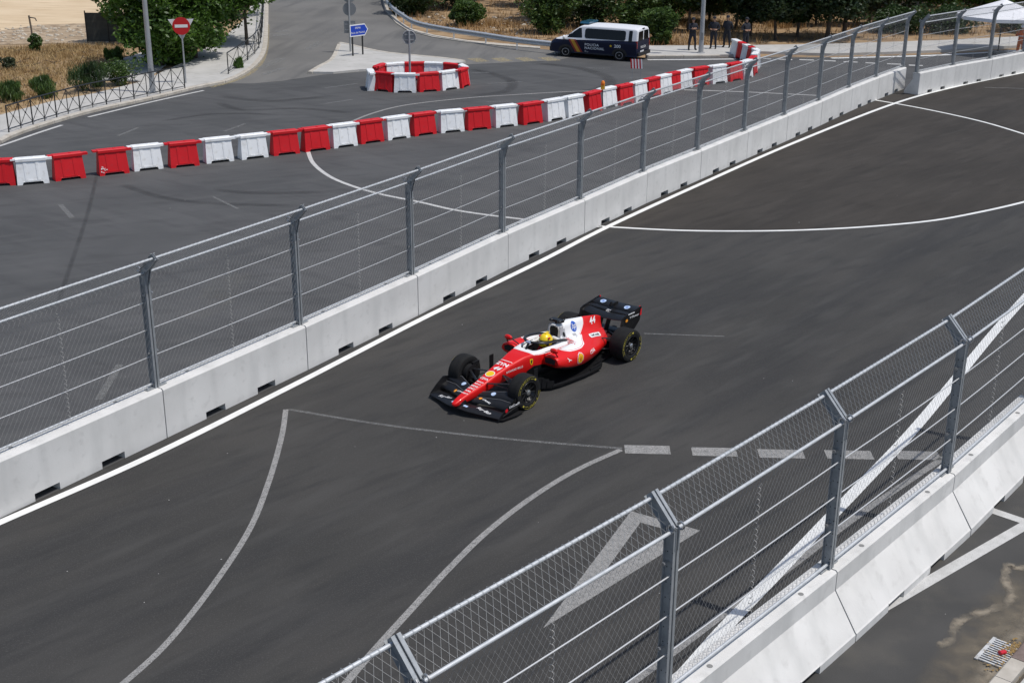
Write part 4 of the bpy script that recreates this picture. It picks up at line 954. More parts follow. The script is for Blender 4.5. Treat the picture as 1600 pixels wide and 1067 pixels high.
# --- rear wing
rwm = foil([(-.56, -.38, .80, .36, .06), (-.3, -.36, .775, .38, .07), (0, -.35, .765, .38, .07), (.3, -.36, .775, .38, .07), (.56, -.38, .80, .36, .06)], .03)
rw = rwm.build('rear_wing', M['carbon'], CAR, 40)
rwf = foil([(-.56, -.66, .885, .20, .075), (0, -.66, .872, .20, .08), (.56, -.66, .885, .20, .075)], .02); rwf.build('wing_flap', M['carbon'], rw, 40)
rwf2 = foil([(-.56, -.55, .865, .12, .02), (0, -.55, .852, .12, .02), (.56, -.55, .865, .12, .02)], .016); rwf2.build('wing_flap', M['carbon'], rw, 40)
m = MB(); m.box((-.70, 0, .965), (.22, .035, .05)); m.box((-.62, 0, 1.0), (.05, .02, .07)); m.build('flap_actuator', M['carbon_matt'], rw)
for s in (-1, 1):
    m = MB(); a = [(-.30, .70), (-.34, .86), (-.42, .90), (-.88, .985), (-.90, .93), (-.86, .66), (-.78, .48), (-.66, .42), (-.55, .50), (-.42, .62)]
    yy = lambda z: s * (.565 - (0 if z > .7 else .28 * (.7 - z)))
    m.rings([[Vector((x, yy(z), z)) for x, z in a], [Vector((x, yy(z) + s * .014, z)) for x, z in a]]); m.build('wing_endplate', M['carbon'], rw)
    m = MB(); m.rings([[Vector((-.30 + .0, s * .10 - .011, .40)), Vector((-.42, s * .10 - .011, .40)), Vector((-.56, s * .10 - .011, .80)), Vector((-.44, s * .10 - .011, .80))], [Vector((-.30, s * .10 + .011, .40)), Vector((-.42, s * .10 + .011, .40)), Vector((-.56, s * .10 + .011, .80)), Vector((-.44, s * .10 + .011, .80))]]); m.build('wing_pylon', M['carbon'], rw)
m = MB(); m.box((-.87, .55, .968), (.03, .012, .035)); m.box((-.87, -.55, .968), (.03, .012, .035)); m.build('end_light', M['logo_red'], rw)
bw = foil([(-.5, -.42, .44, .20, .05), (0, -.42, .42, .20, .05), (.5, -.42, .44, .20, .05)], .015); bw.build('beam_wing', M['carbon'], CAR, 40)
m = MB(); m.box((-.66, 0, .36), (.2, .09, .13)); m.build('rain_light_housing', M['carbon_matt'], CAR)
m = MB(); m.box((-.765, 0, .36), (.012, .07, .11)); m.build('rain_light', M['logo_red'], CAR)
# --- wheels
def wheel_meshes(r, wd):
    """axis Y, outer face at +Y"""
    h = wd / 2; rr = .228
    ty = MB(); ty.lathe([(rr + .004, -h * .93), (rr + .04, -h * .99), (r - .055, -h), (r - .018, -h * .93), (r - .004, -h * .75), (r, -h * .4), (r, h * .4), (r - .004, h * .75), (r - .018, h * .93), (r - .055, h), (rr + .04, h * .99), (rr + .004, h * .93)], axis='Y', n=48, caps=False)
    d = {'tyre': ty.mesh('tyre', M['tyre'], 35)}
    rm = MB(); rm.lathe([(.03, -h * .8), (rr, -h * .92), (rr + .006, -h * .5), (rr + .006, h * .95), (rr - .012, h * .97), (rr - .02, h * .7), (.17, h * .35), (.07, h * .42), (.03, h * .5)], axis='Y', n=40); d['rim'] = rm.mesh('rim', M['rim'], 30)
    nb = MB(); nb.lathe([(.06, h * .62), (.055, h * .90), (.035, h * .97), (.012, h * .97)], axis='Y', n=12); d['nut'] = nb.mesh('wheel_nut', M['silver'], 30)
    sp_ = MB()
    for k in range(10):
        a = k * math.pi / 5; c, s = math.cos(a), math.sin(a)
        sp_.bar((.05 * c, h * .60, .05 * s), (.212 * c, h * .80, .212 * s), .010, .018)
    d['spoke'] = sp_.mesh('spokes', M['spoke'])
    re_ = MB(); re_.lathe([(rr - .004, h * .955), (rr + .006, h * .985), (rr + .008, h * .96), (rr - .002, h * .94), (rr - .004, h * .955)], axis='Y', n=40, caps=False); d['edge'] = re_.mesh('rim_edge', M['spoke'], 40)
    # yellow tyre lettering and arcs on the outer wall
    yl = MB(); r0 = r - .038; wy = h + .0015
    def arc(a0, a1, ra, rb, n=10):
        vs = []; fs = []
        for i in range(n + 1):
            a = a0 + (a1 - a0) * i / n
            for q in (ra, rb): vs.append((q * math.cos(a), wy, q * math.sin(a)))
        for i in range(n): fs.append((2 * i, 2 * i + 1, 2 * i + 3, 2 * i + 2))
        yl.add(vs, fs)
    for c0 in (math.pi * .5, math.pi * 1.5):
        arc(c0 - .95, c0 - .62, rr + .055, rr + .062); arc(c0 + .62, c0 + .95, rr + .055, rr + .062)
        arc(c0 - .95, c0 + .95, r - .032, r - .027, 24); arc(c0 + 1.05, c0 + 1.22, rr + .05, r - .045, 3)
    vs_l = []
    for word, c0, sz in (('PIRELLI', math.pi * .5, .062), ('P ZERO', math.pi * 1.5, .062)):
        stp = .15
        for i, ch in enumerate(word):
            if ch == ' ': continue
            me = text_mesh(ch, sz, bold=.005); a = c0 + (i - (len(word) - 1) / 2) * stp; rc = (rr + r) / 2 + .006   # seen from +Y, +X lies to the left
            up = Vector((math.cos(a), 0, math.sin(a))); ri = Vector((math.cos(a + math.pi / 2), 0, math.sin(a + math.pi / 2)))
            o = len(yl.v); yl.v += [tuple(up * rc + ri * v.co.x + up * v.co.y + Vector((0, wy, 0))) for v in me.vertices]
            yl.f += [tuple(q + o for q in p.vertices) for p in me.polygons]; yl.m += [0] * len(me.polygons); bpy.data.meshes.remove(me)
    d['mark'] = yl.mesh('tyre_marking', M['tyre_yellow'])
    return d
WF, WR = wheel_meshes(.358, .29), wheel_meshes(.362, .375)
def put_wheel(d, x, y, spin):
    o = link('wheel', d['rim'], CAR, (x, y, .358 if d is WF else .362), (0, spin, 0 if y > 0 else math.pi))
    link('tyre', d['tyre'], o); link('tyre_marking', d['mark'], o); link('wheel_nut', d['nut'], o); link('spokes', d['spoke'], o); link('rim_edge', d['edge'], o); return o
put_wheel(WF, 3.4, .805, .5); put_wheel(WF, 3.4, -.805, .3); put_wheel(WR, 0, .765, 1.1); put_wheel(WR, 0, -.765, .2)
# --- suspension and brake ducts
for s in (-1, 1):
    for nm, pts_, r_ in (('front_wishbone', [(3.25, .17, .47), (3.40, .66, .47)], .026), ('front_wishbone', [(3.75, .14, .45), (3.42, .66, .47)], .026), ('front_wishbone', [(3.15, .17, .26), (3.40, .66, .24)], .026), ('front_wishbone', [(3.7, .14, .25), (3.42, .66, .24)], .026),
                         ('track_rod', [(3.55, .15, .36), (3.52, .66, .36)], .018), ('push_rod', [(3.3, .17, .50), (3.40, .64, .26)], .02),
                         ('rear_wishbone', [(.35, .14, .45), (.0, .6, .46)], .024), ('rear_wishbone', [(-.25, .12, .44), (0, .6, .46)], .024), ('rear_wishbone', [(.4, .16, .22), (0, .6, .22)], .024), ('rear_wishbone', [(-.2, .14, .22), (0, .6, .22)], .024), ('drive_shaft', [(0, .1, .36), (0, .6, .36)], .03)):
        m = MB(); m.tube([(x, s * y, z) for x, y, z in pts_], r_, 8, True, .45); m.build(nm, M['carbon'], CAR, 40)
    m = MB(); m.lathe([(.03, .56), (.19, .58), (.20, .67), (.05, .68)], (3.4, 0, .358), 'Y', 20); m.v = [(x, s * y, z) for x, y, z in m.v]; m.build('brake_duct', M['carbon_matt'], CAR, 40)
    m = MB(); m.lathe([(.03, .46), (.20, .48), (.21, .60), (.05, .61)], (0, 0, .362), 'Y', 20); m.v = [(x, s * y, z) for x, y, z in m.v]; m.build('brake_duct', M['carbon_matt'], CAR, 40)
    m = MB(); m.box((3.28, s * .60, .56), (.20, .035, .07)); m.build('winglet', M['carbon_matt'], CAR)

# --- lettering and emblems
UPN, LFT = ((0, 1, 0), (-1, 0, 0), (0, 0, -1)), ((-1, 0, 0), (0, 0, 1), (0, -1, 0))
def put(txt, size, mm, org, fr, bold=.02, shear=0, sx=1.0, space=1.0, off=.005, name='lettering', tree=None):
    me = text_mesh(txt, size, bold=bold, shear=shear, space=space)
    for v in me.vertices: v.co.x *= sx
    return wrap(CAR, name, me, mm, org, *fr, tree or TREE, off)
def patch(pts, mm, org, fr, off=.004, name='emblem', tree=None):
    return wrap(CAR, name, poly_mesh(pts), mm, org, *fr, tree or TREE, off, sub=.04)
# nose, read from the front
put('ZYN', .135, M['white'], (3.08, 0, .6), UPN, .03, sx=1.1); patch([(-.15, -.008), (.15, -.008), (.15, .008), (-.15, .008)], M['white'], (2.94, 0, .6), UPN)
put('44', .17, M['white'], (3.25, 0, .6), UPN, .03, .25)
patch(oval(.105, .095), M['white'], (3.45, 0, .6), UPN, .004); patch(oval(.09, .08), M['logo_yellow'], (3.45, 0, .6), UPN, .006)
for s_, x, sz, k in (('CEVA', 3.625, .082, 1), ('Bitdefender', 3.74, .05, .75), ('MAHLE', 3.82, .055, .9), ('BRIDGE', 3.91, .062, .85), ('DXC', 4.0, .07, 1.15), ('PUMA', 4.10, .062, .9), ('GARRETT', 4.19, .046, .8)):
    put(s_, sz, M['white'], (x, 0, .5), UPN, .025, sx=k)
put('RICHARD MILLE', .062, M['white'], (2.92, .3, .45), LFT, .015, sx=1.0, space=1.1)
# shield beside the cockpit
sh = [(-.045, .06), (.045, .06), (.047, .0), (.035, -.045), (0, -.075), (-.035, -.045), (-.047, 0)]
patch(sh, M['logo_yellow'], (2.42, .3, .50), LFT, .004); patch([(-.008, -.045), (.012, -.03), (.01, 0), (.028, .012), (.018, .035), (-.005, .045), (-.012, .02), (-.028, .03), (-.02, -.01)], M['logo_black'], (2.42, .3, .50), LFT, .007)
# side of the engine cover and pods
hpo = (.62, .2, .845)
patch(oval(.105, .105), M['logo_blue'], hpo, LFT, .004); put('hp', .17, M['white'], (hpo[0], .2, hpo[2] + .012), LFT, .005, .3, off=.007)
put('44', .19, M['white'], (-.04, .1, .775), LFT, .03, .25)
put('ZYN', .075, M['logo_red'], (.98, .5, .665), LFT, .02)
put('IBM', .07, M['airbox_grey'], (.70, .35, .70), LFT, .01)
ub = [(-.20, -.05), (.20, -.05), (.22, 0), (.20, .05), (-.20, .05), (-.22, 0)]
LT = ((-1, 0, 0), (0, -.64, .77), (0, -.77, -.64))
patch(ub, M['white'], (.10, .28, .545), LT, .006); put('UniCredit', .085, M['logo_black'], (.10, .28, .545), LT, .012, off=.010, sx=.95)
def shell(r):
    out = [(-.45 * r, -.95 * r), (.45 * r, -.95 * r), (.5 * r, -.7 * r), (.8 * r, -.68 * r)]
    for k in range(13):
        a = math.radians(-20 + 220 * k / 12); q = r * (1.0 if k % 2 == 0 else .93); out.append((q * math.cos(a), q * math.sin(a)))
    return out + [(-.8 * r, -.68 * r), (-.5 * r, -.7 * r)]
so = (1.17, .75, .43)
patch(shell(.125), M['white'], so, LFT, .004); patch(shell(.112), M['logo_red'], so, LFT, .006); patch(shell(.098), M['logo_yellow'], so, LFT, .008)
for k in range(5):
    a = math.radians(90 + (k - 2) * 27); patch([(-.004, -.07), (.004, -.07), (.075 * math.cos(a) + .004, .075 * math.sin(a)), (.075 * math.cos(a) - .004, .075 * math.sin(a))], M['logo_red'], so, LFT, .010)
put('CEVA', .10, M['white'], (.66, .7, .43), LFT, .015, .1)
cat_ = [(-.07, -.03), (-.03, .0), (0, .005), (.035, .035), (.07, .06), (.06, .03), (.03, .005), (.045, -.04), (.025, -.035), (.01, -.012), (-.03, -.02)]
patch([(-x, z) for x, z in cat_], M['white'], (1.56, .75, .50), LFT, .005)
# cells of the grey hatch beside the intake
patch([(-.06, -.085), (.05, -.085), (.06, .09), (-.05, .09)], M['airbox_grey'], (.99, .2, .79), LFT, .004); patch(oval(.035, .05), M['logo_black'], (.99, .2, .77), LFT, .007)
# wings
WT = bvh([mp] + FLAPS); WFR = UPN
for s in (-1, 1):
    put('Ray-Ban', .105, M['white'], (4.20, s * .52, .1), UPN, .008, .35, tree=WT)
    patch(oval(.05, .05), M['logo_pale'], (3.79, s * .40, .25), UPN, .006, tree=WT); put('hp', .06, M['white'], (3.79, s * .40, .25), UPN, 0, .3, off=.009, tree=WT)
    patch(oval(.035, .035), M['logo_orange'], (3.99, s * .34 - .10, .2), UPN, .006, tree=WT); put('V-Power', .06, M['white'], (3.99, s * .34 + .05, .2), UPN, .02, .2, tree=WT)
    patch([(-.05, -.03), (.05, -.03), (.05, .03), (-.05, .03)], M['logo_pale'], (4.33, s * .16, .2), UPN, .006, tree=WT)
RT = bvh([rwm, rwf, rwf2])
for s in (-1, 1):
    patch(oval(.07, .055), M['logo_pale'], (-.74, s * .33, .93), UPN, .008, tree=RT)
    put('hp', .07, M['logo_blue'], (-.74, s * .33, .93), UPN, 0, .3, off=.011, tree=RT)
put('IBM', .07, M['white'], (-.55, 0, .83), UPN, 0, tree=RT)
NT = BVHTree.FromPolygons([Vector((-9, -9, -9)), Vector((-9, -8, -9)), Vector((-8, -9, -9))], [(0, 1, 2)])
put('UniCredit', .075, M['white'], (3.80, .956, .245), LFT, .02, tree=NT); patch(oval(.04, .04), M['logo_red'], (4.02, .953, .20), LFT, tree=NT)
patch(oval(.035, .035), M['logo_orange'], (-.47, .583, .78), LFT, tree=NT); put('V-Power', .075, M['white'], (-.68, .583, .82), LFT, .01, .2, tree=NT)
patch([(-.09, -.012), (.09, -.012), (.09, .012), (-.09, .012)], M['white'], (-.6, .583, .905), LFT, tree=NT)
patch([(-.02, -.10), (.03, -.10), (.03, .05), (0, .05)], M['logo_red'], (-.865, .583, .88), LFT, tree=NT)

# the body sits further forward between the axles than the mechanical parts: shift it along the car
FIXED = ('wheel', 'front_wishbone', 'rear_wishbone', 'track_rod', 'push_rod', 'drive_shaft', 'brake_duct', 'winglet', 'tyre', 'rim')
RAISED = ('survival_cell', 'side_pods', 'engine_cover', 'lettering', 'emblem', 'air_intake', 'roll_hoop', 'pod_intake', 'camera_pod', 'antenna', 'mirror')
def shift(o):
    if o.type == 'MESH' and not o.name.startswith(FIXED):
        up = o.name.startswith(RAISED)
        for v in o.data.vertices:
            if up: v.co.z += zmap(v.co.x)
            v.co.x = xmap(v.co.x)
        o.data.update()
    if not o.name.startswith('wheel'):
        for c in o.children: shift(c)
for c in CAR.children: shift(c)
# ================================================================== PEOPLE
def skin_body(name, joints, edges, radii, paint, mats, root=0, sub=1):
    """joints: positions; a Skin modifier grows one continuous body; paint(p) -> material index"""
    me = bpy.data.meshes.new(name); me.from_pydata(joints, edges, []); o = bpy.data.objects.new(name, me); COL.objects.link(o)
    sk = o.modifiers.new('skin', 'SKIN'); sk.use_smooth_shade = True
    for i, r in enumerate(radii): me.skin_vertices[0].data[i].radius = r if isinstance(r, tuple) else (r, r)
    me.skin_vertices[0].data[root].use_root = True
    sb = o.modifiers.new('sub', 'SUBSURF'); sb.levels = sub; sb.render_levels = sub
    dg = bpy.context.evaluated_depsgraph_get(); dg.update()
    out = bpy.data.meshes.new_from_object(o.evaluated_get(dg)); bpy.data.objects.remove(o); out.name = name
    out.materials.clear()
    for m_ in mats: out.materials.append(m_)
    for p in out.polygons: p.material_index = paint(p.center); p.use_smooth = True
    return out
SKIN = mat('skin', (.42, .24, .16), .6); HAIR = mat('dark_hair', (.02, .015, .012), .7)
NAVY = mat('navy_uniform', (.010, .012, .020), .8, c2=(.016, .018, .028), scale=8); BOOT = mat('black_boot', (.008, .008, .008), .5); BELT = mat('duty_belt', (.006, .006, .006), .4)
HIVIS = mat('orange_overalls', (.80, .16, .02), .7, c2=(.70, .12, .02), scale=5); HELM = mat('white_helmet', (.80, .80, .80), .35); REFL = mat('reflective_band', (.62, .62, .58), .4)
def standing(arms='down', H=1.75, stance=.13):
    k = H / 1.75; J = []; E_ = []; Rr = []
    def add(p, r, par=None):
        fat = 1.22 if (r[0] if isinstance(r, tuple) else r) > .04 and p[2] < 1.45 else 1.0
        J.append(tuple(Vector(p) * k)); Rr.append(tuple(q * k * fat for q in r) if isinstance(r, tuple) else r * k * fat); i = len(J) - 1
        if par is not None: E_.append((par, i))
        return i
    pel = add((0, 0, .95), (.165, .115)); wst = add((0, 0, 1.10), (.15, .105), pel); ch = add((0, -.01, 1.32), (.18, .12), wst); nk = add((0, 0, 1.47), .06, ch); n2 = add((0, -.01, 1.54), .055, nk)
    hd = add((0, -.02, 1.62), (.075, .09), n2); add((0, -.015, 1.72), (.07, .085), hd)
    for s in (-1, 1):
        hip = add((s * .10, 0, .86), .095, pel); kn = add((s * stance, -.02, .49), .065, hip); an = add((s * (stance + .02), .02, .10), .045, kn); hl = add((s * (stance + .02), .01, .045), .045, an); add((s * (stance + .05), -.17, .04), .04, hl)
        sh = add((s * .20, 0, 1.40), .065, ch)
        if arms == 'down': el, wr, pl = (s * .27, .03, 1.13), (s * .29, -.04, .90), (s * .29, -.06, .84)
        elif arms == 'belt': el, wr, pl = (s * .32, .04, 1.15), (s * .18, -.12, 1.08), (s * .12, -.15, 1.07)
        elif arms == 'folded': el, wr, pl = (s * .27, -.06, 1.14), (s * .02, -.20, 1.19), (-s * .06, -.20, 1.21)
        elif arms == 'up': el, wr, pl = (s * .28, -.10, 1.18), (s * .16, -.24, 1.38), (s * .12, -.27, 1.43)
        else: el, wr, pl = (s * .28, .06, 1.14), (s * .12, .18, 1.0), (s * .05, .19, .97)
        e = add(el, .048, sh); w_ = add(wr, .034, e); p_ = add(pl, (.036, .022), w_)
        dv = (Vector(pl) - Vector(wr)).normalized(); sd = dv.cross(Vector((0, 1, 0))); sd = sd.normalized() if sd.length > .1 else Vector((0, 0, 1))
        for q in range(4):
            b = Vector(pl) + sd * ((q - 1.5) * .019) + dv * .03; f = add(b + dv * .025, .010, p_); add(b + dv * (.055 + (.012 if q in (1, 2) else 0)) + Vector((0, -.01, -.008)), .008, f)
        th = Vector(wr).lerp(Vector(pl), .6) + sd * .04; f = add(th, .012, w_); add(th + dv * .035 + sd * .01, .010, f)
    return J, E_, Rr
def face_and_hair(parent, k, hair=True):
    m = MB(); m.ball((0, -.112 * k, 1.645 * k), (.014 * k, .016 * k, .022 * k), 8, 6); m.build('nose', SKIN, parent, 60)
    for s in (-1, 1):
        m = MB(); m.ball((s * .031 * k, -.098 * k, 1.67 * k), (.012 * k, .008 * k, .008 * k), 8, 6); m.build('eye', BOOT, parent, 60)
        m = MB(); m.ball((s * .082 * k, -.01 * k, 1.65 * k), (.012 * k, .022 * k, .032 * k), 8, 6); m.build('ear', SKIN, parent, 60)
    m = MB(); m.box((0, -.104 * k, 1.608 * k), (.045 * k, .01 * k, .008 * k)); m.build('mouth', mat('lips', (.30, .12, .09), .6), parent)
def person(label, loc, rz, arms, H, mode, stance=.13, gap=None):
    J, E_, Rr = standing(arms, H, stance); k = H / 1.75
    t = thing('person', label, 'person', loc, rz, gap)
    if mode == 'police':
        def paint(p):
            z = p.z / k
            if z > 1.50: return 1
            if z < .14: return 2
            hands = [Vector(J[i]) for i in (12, 12)]
            return 0
        mats = [NAVY, SKIN, BOOT]
    else:
        def paint(p): return 1 if p.z / k > 1.5 else (2 if p.z / k < .14 else 0)
        mats = [HIVIS, SKIN, BOOT]
    me = skin_body('body', J, E_, Rr, paint, mats, 0, 1); link('body', me, t)
    # forearm tips in skin colour: recolour faces near the palms
    palms = []
    for i, j in enumerate(J):
        if isinstance(Rr[i], tuple) and abs(Rr[i][1] - .022 * k) < 1e-6: palms.append(Vector(j))
    for p in me.polygons:
        if any((p.center - q).length < .085 * k for q in palms): p.material_index = 1
    face_and_hair(t, k)
    if mode == 'police':
        m = MB(); m.lathe([(.10 * k, 1.68 * k), (.105 * k, 1.72 * k), (.09 * k, 1.77 * k), (.04 * k, 1.80 * k)], (0, -.012 * k, 0), n=16); m.rings([[Vector((x * k, -.10 * k, 1.695 * k)), Vector((x * k, -.17 * k, 1.685 * k)), Vector((x * k, -.17 * k, 1.69 * k)), Vector((x * k, -.10 * k, 1.705 * k))] for x in (-.07, .07)]); m.build('cap', NAVY, t, 50)
        m = MB(); m.lathe([(.205, .96), (.21, .985), (.21, 1.01), (.20, 1.03)], n=20); m.v = [(x * k, y * k * .74, z * k) for x, y, z in m.v]; m.build('belt', BELT, t, 40)
    else:
        m = MB(); m.lathe([(.125, 1.655), (.128, 1.70), (.115, 1.77), (.07, 1.82), (.02, 1.835)], (0, -.01, 0), n=18); m.rings([[Vector((x, -.10, 1.665)), Vector((x, -.18, 1.66)), Vector((x, -.18, 1.67)), Vector((x, -.10, 1.69))] for x in (-.08, .08)]); m.v = [(x * k, y * k, z * k) for x, y, z in m.v]; m.build('helmet', HELM, t, 50)
        for z in (1.18,):
            m = MB(); m.lathe([(.215, z), (.218, z + .025), (.215, z + .05)], n=20); m.v = [(x * k, y * k * .76, q * k) for x, y, q in m.v]; m.build('reflective_band', REFL, t, 40)
    return t
person('officer in dark uniform and cap standing left of the lamp post', G(1081, 78.5, .12), .25, 'folded', 1.72, 'police', .17)
person('officer in dark uniform standing just right of the lamp post', G(1114, 76.5, .12), -.35, 'belt', 1.72, 'police', .12)
person('officer in dark uniform with feet apart between two other officers', G(1135, 74.5, .12), -.5, 'behind', 1.72, 'police', .15)
person('officer in dark uniform behind the last white water barrier', G(1164, 78, .12), .6, 'belt', 1.72, 'police', .12)
person('track worker in orange overalls and white helmet behind the far right wall', G(1592, 92, 0), -.6, 'up', 1.75, 'marshal', .13)

# the driver, seated in the race car
cm = Matrix.Translation((1.885, 26.975, .006)) @ Matrix.Rotation(.8613 + math.pi, 4, 'Z')
DR = thing('person', 'driver in yellow helmet and red suit seated in the race car', 'person', cm @ Vector((1.81, 0, .195)), .8613 + math.pi)
J = []; E_ = []; Rr = []
def addj(p, r, par=None):
    J.append(p); Rr.append(r); i = len(J) - 1
    if par is not None: E_.append((par, i))
    return i
pe = addj((0, 0, .08), (.15, .10)); ws = addj((-.07, 0, .18), (.14, .10), pe); chs = addj((-.10, 0, .34), (.16, .11), ws); nk = addj((-.06, 0, .42), .06, chs); addj((-.04, 0, .50), .08, nk)
for s in (-1, 1):
    hp2 = addj((.10, s * .09, .06), .085, pe); kn = addj((.50, s * .10, .16), .06, hp2); an = addj((.92, s * .08, .06), .045, kn); addj((.98, s * .08, .12), .04, an)
    sh = addj((-.08, s * .18, .36), .06, chs); el = addj((.10, s * .20, .22), .045, sh); wr = addj((.34, s * .13, .27), .034, el); pl = addj((.395, s * .12, .30), (.03, .022), wr)
    for q in range(4):
        b = Vector((.41, s * (.115 - .002 * q), .33 - q * .021)); f = addj(tuple(b + Vector((.02, 0, 0))), .009, pl); addj(tuple(b + Vector((.012, -s * .035, 0))), .008, f)
    f = addj((.375, s * .10, .335), .011, wr); addj((.395, s * .08, .345), .009, f)
SUIT = mat('red_race_suit', (.50, .01, .015), .75); GLOVE = mat('glove', (.03, .03, .035), .7)
me = skin_body('body', J, E_, Rr, lambda p: 1 if (p.x > .35 and p.z > .22 and abs(p.y) < .2) else (2 if p.x > .85 else 0), [SUIT, GLOVE, BOOT], 0, 1); link('body', me, DR)
HEL = mat('yellow_helmet', (.90, .66, .012), .3, coat=.3, c2=(.84, .55, .015), scale=9, contrast=(.45, .7)); VIS = mat('visor', (.02, .018, .015), .15, coat=.5)
m = MB(); rs = []
for i in range(13):
    tt = math.pi * min(max(i / 12, .02), .98); z = -math.cos(tt); r_ = math.sin(tt)
    fx = 1.10 + (.12 if z < -.1 else 0)
    rs.append([Vector((r_ * math.cos(a) * (.135 if math.cos(a) < 0 else .122 * fx), r_ * math.sin(a) * .118, z * .14)) for a in [2 * math.pi * q / 24 for q in range(24)]])
m.rings(rs); hc = m.build('helmet', HEL, DR, 60, (-.005, 0, .565)); hc.scale = (1.2, 1.2, 1.2)
m = MB(); vs = []; n_ = 14
for i in range(n_ + 1):
    a = -1.25 + 2.5 * i / n_
    for z, q in ((-.045, 1.03), (.0, 1.045), (.042, 1.03)):
        rr_ = math.sqrt(max(0, 1 - (z / .14) ** 2)) * q; vs.append((rr_ * math.cos(a) * .134, rr_ * math.sin(a) * .120, z))
fs = []
for i in range(n_):
    for j in range(2): fs.append((i * 3 + j, (i + 1) * 3 + j, (i + 1) * 3 + j + 1, i * 3 + j + 1))
m.add(vs, fs); m.build('visor', VIS, hc, 60)
m = MB(); m.box((-.02, 0, .145), (.10, .05, .012)); m.build('helmet_spoiler', HEL, hc)
m = MB(); m.box((.03, .10, .075), (.05, .02, .03)); m.box((.03, -.10, .075), (.05, .02, .03)); m.build('badge', M['logo_red'], hc)

# ================================================================== POLICE VAN  (local: X forward, Y left, Z up)
wf, wr_ = G(885, 89), G(968.5, 95.5); dv = (wf - wr_); sc = dv.length / 3.1; ang = math.atan2(dv.y, dv.x)
nleft = Vector((-math.sin(ang), math.cos(ang), 0)); ctr = (wf + wr_) / 2 - nleft * (.85 * sc)
VAN = thing('police_van', 'white over navy police van with dark windows and roof light bar parked by the bank', 'van', ctr, ang); VAN.scale = (sc, sc, sc * .88)
VW = mat('van_paint', (.012, .018, .055), .45, spec=.25)
n = VW.node_tree.nodes; l = VW.node_tree.links; tc = n.new('ShaderNodeTexCoord'); sx = n.new('ShaderNodeSeparateXYZ'); l.new(tc.outputs['Object'], sx.inputs[0])
ma = n.new('ShaderNodeMath'); ma.operation = 'MULTIPLY_ADD'; l.new(sx.outputs['X'], ma.inputs[0]); ma.inputs[1].default_value = .04; l.new(sx.outputs['Z'], ma.inputs[2])
gt = n.new('ShaderNodeMath'); gt.operation = 'GREATER_THAN'; l.new(ma.outputs[0], gt.inputs[0]); gt.inputs[1].default_value = 1.12
mx = n.new('ShaderNodeMix'); mx.data_type = 'RGBA'; l.new(gt.outputs[0], mx.inputs['Factor']); mx.inputs['A'].default_value = (.006, .009, .030, 1); mx.inputs['B'].default_value = (.72, .73, .76, 1); l.new(mx.outputs['Result'], n['Principled BSDF'].inputs['Base Color'])
def vsec(x, zt, hw, zb=.28, rf=.80):
    if zt > 1.3: return (x, [(0, zt), (hw * rf * .7, zt - .015), (hw * rf, zt - .07), (hw * (rf + .06), zt - .22), (hw * .965, 1.16), (hw, 1.0), (hw * 1.0, .62), (hw * .985, zb + .06), (hw * .93, zb), (0, zb)])
    return (x, [(0, zt), (hw * .5, zt - .012), (hw * .78, zt - .045), (hw * .9, zt - .10), (hw * .965, zt - .2), (hw, min(.80, zt - .25)), (hw, .58), (hw * .985, zb + .06), (hw * .93, zb), (0, zb)])
vs_ = [vsec(2.56, .80, .72, .34), vsec(2.50, .93, .84, .28), vsec(2.30, 1.05, .92), vsec(1.95, 1.17, .955), vsec(1.62, 1.29, .96), vsec(1.2, 1.62, .96), vsec(.78, 1.90, .96, rf=.8), vsec(.45, 1.965, .96), vsec(-.6, 1.985, .96), vsec(-1.8, 1.97, .96), vsec(-2.36, 1.94, .955), vsec(-2.47, 1.88, .945), vsec(-2.50, 1.80, .93, .34)]
VB = MB(); VB.rings(body_loft(vs_, 5, 3)); VB.build('body', VW, VAN, 45); VT = bvh([VB])
GLASS = mat('dark_glass', (.005, .006, .007), .12, spec=.35); TRIM = mat('black_trim', (.014, .014, .015), .6)
def vwrap(name, pts, mm, org, fr, off=.006): return wrap(VAN, name, poly_mesh(pts), mm, org, *fr, VT, off, sub=.15)
def rrect(x0, x1, z0, z1, r, n_=4):
    out = []
    for cx, cz, a0 in ((x1 - r, z0 + r, -90), (x1 - r, z1 - r, 0), (x0 + r, z1 - r, 90), (x0 + r, z0 + r, 180)):
        for k in range(n_ + 1):
            a = math.radians(a0 + 90 * k / n_); out.append((cx + r * math.cos(a), cz + r * math.sin(a)))
    return out
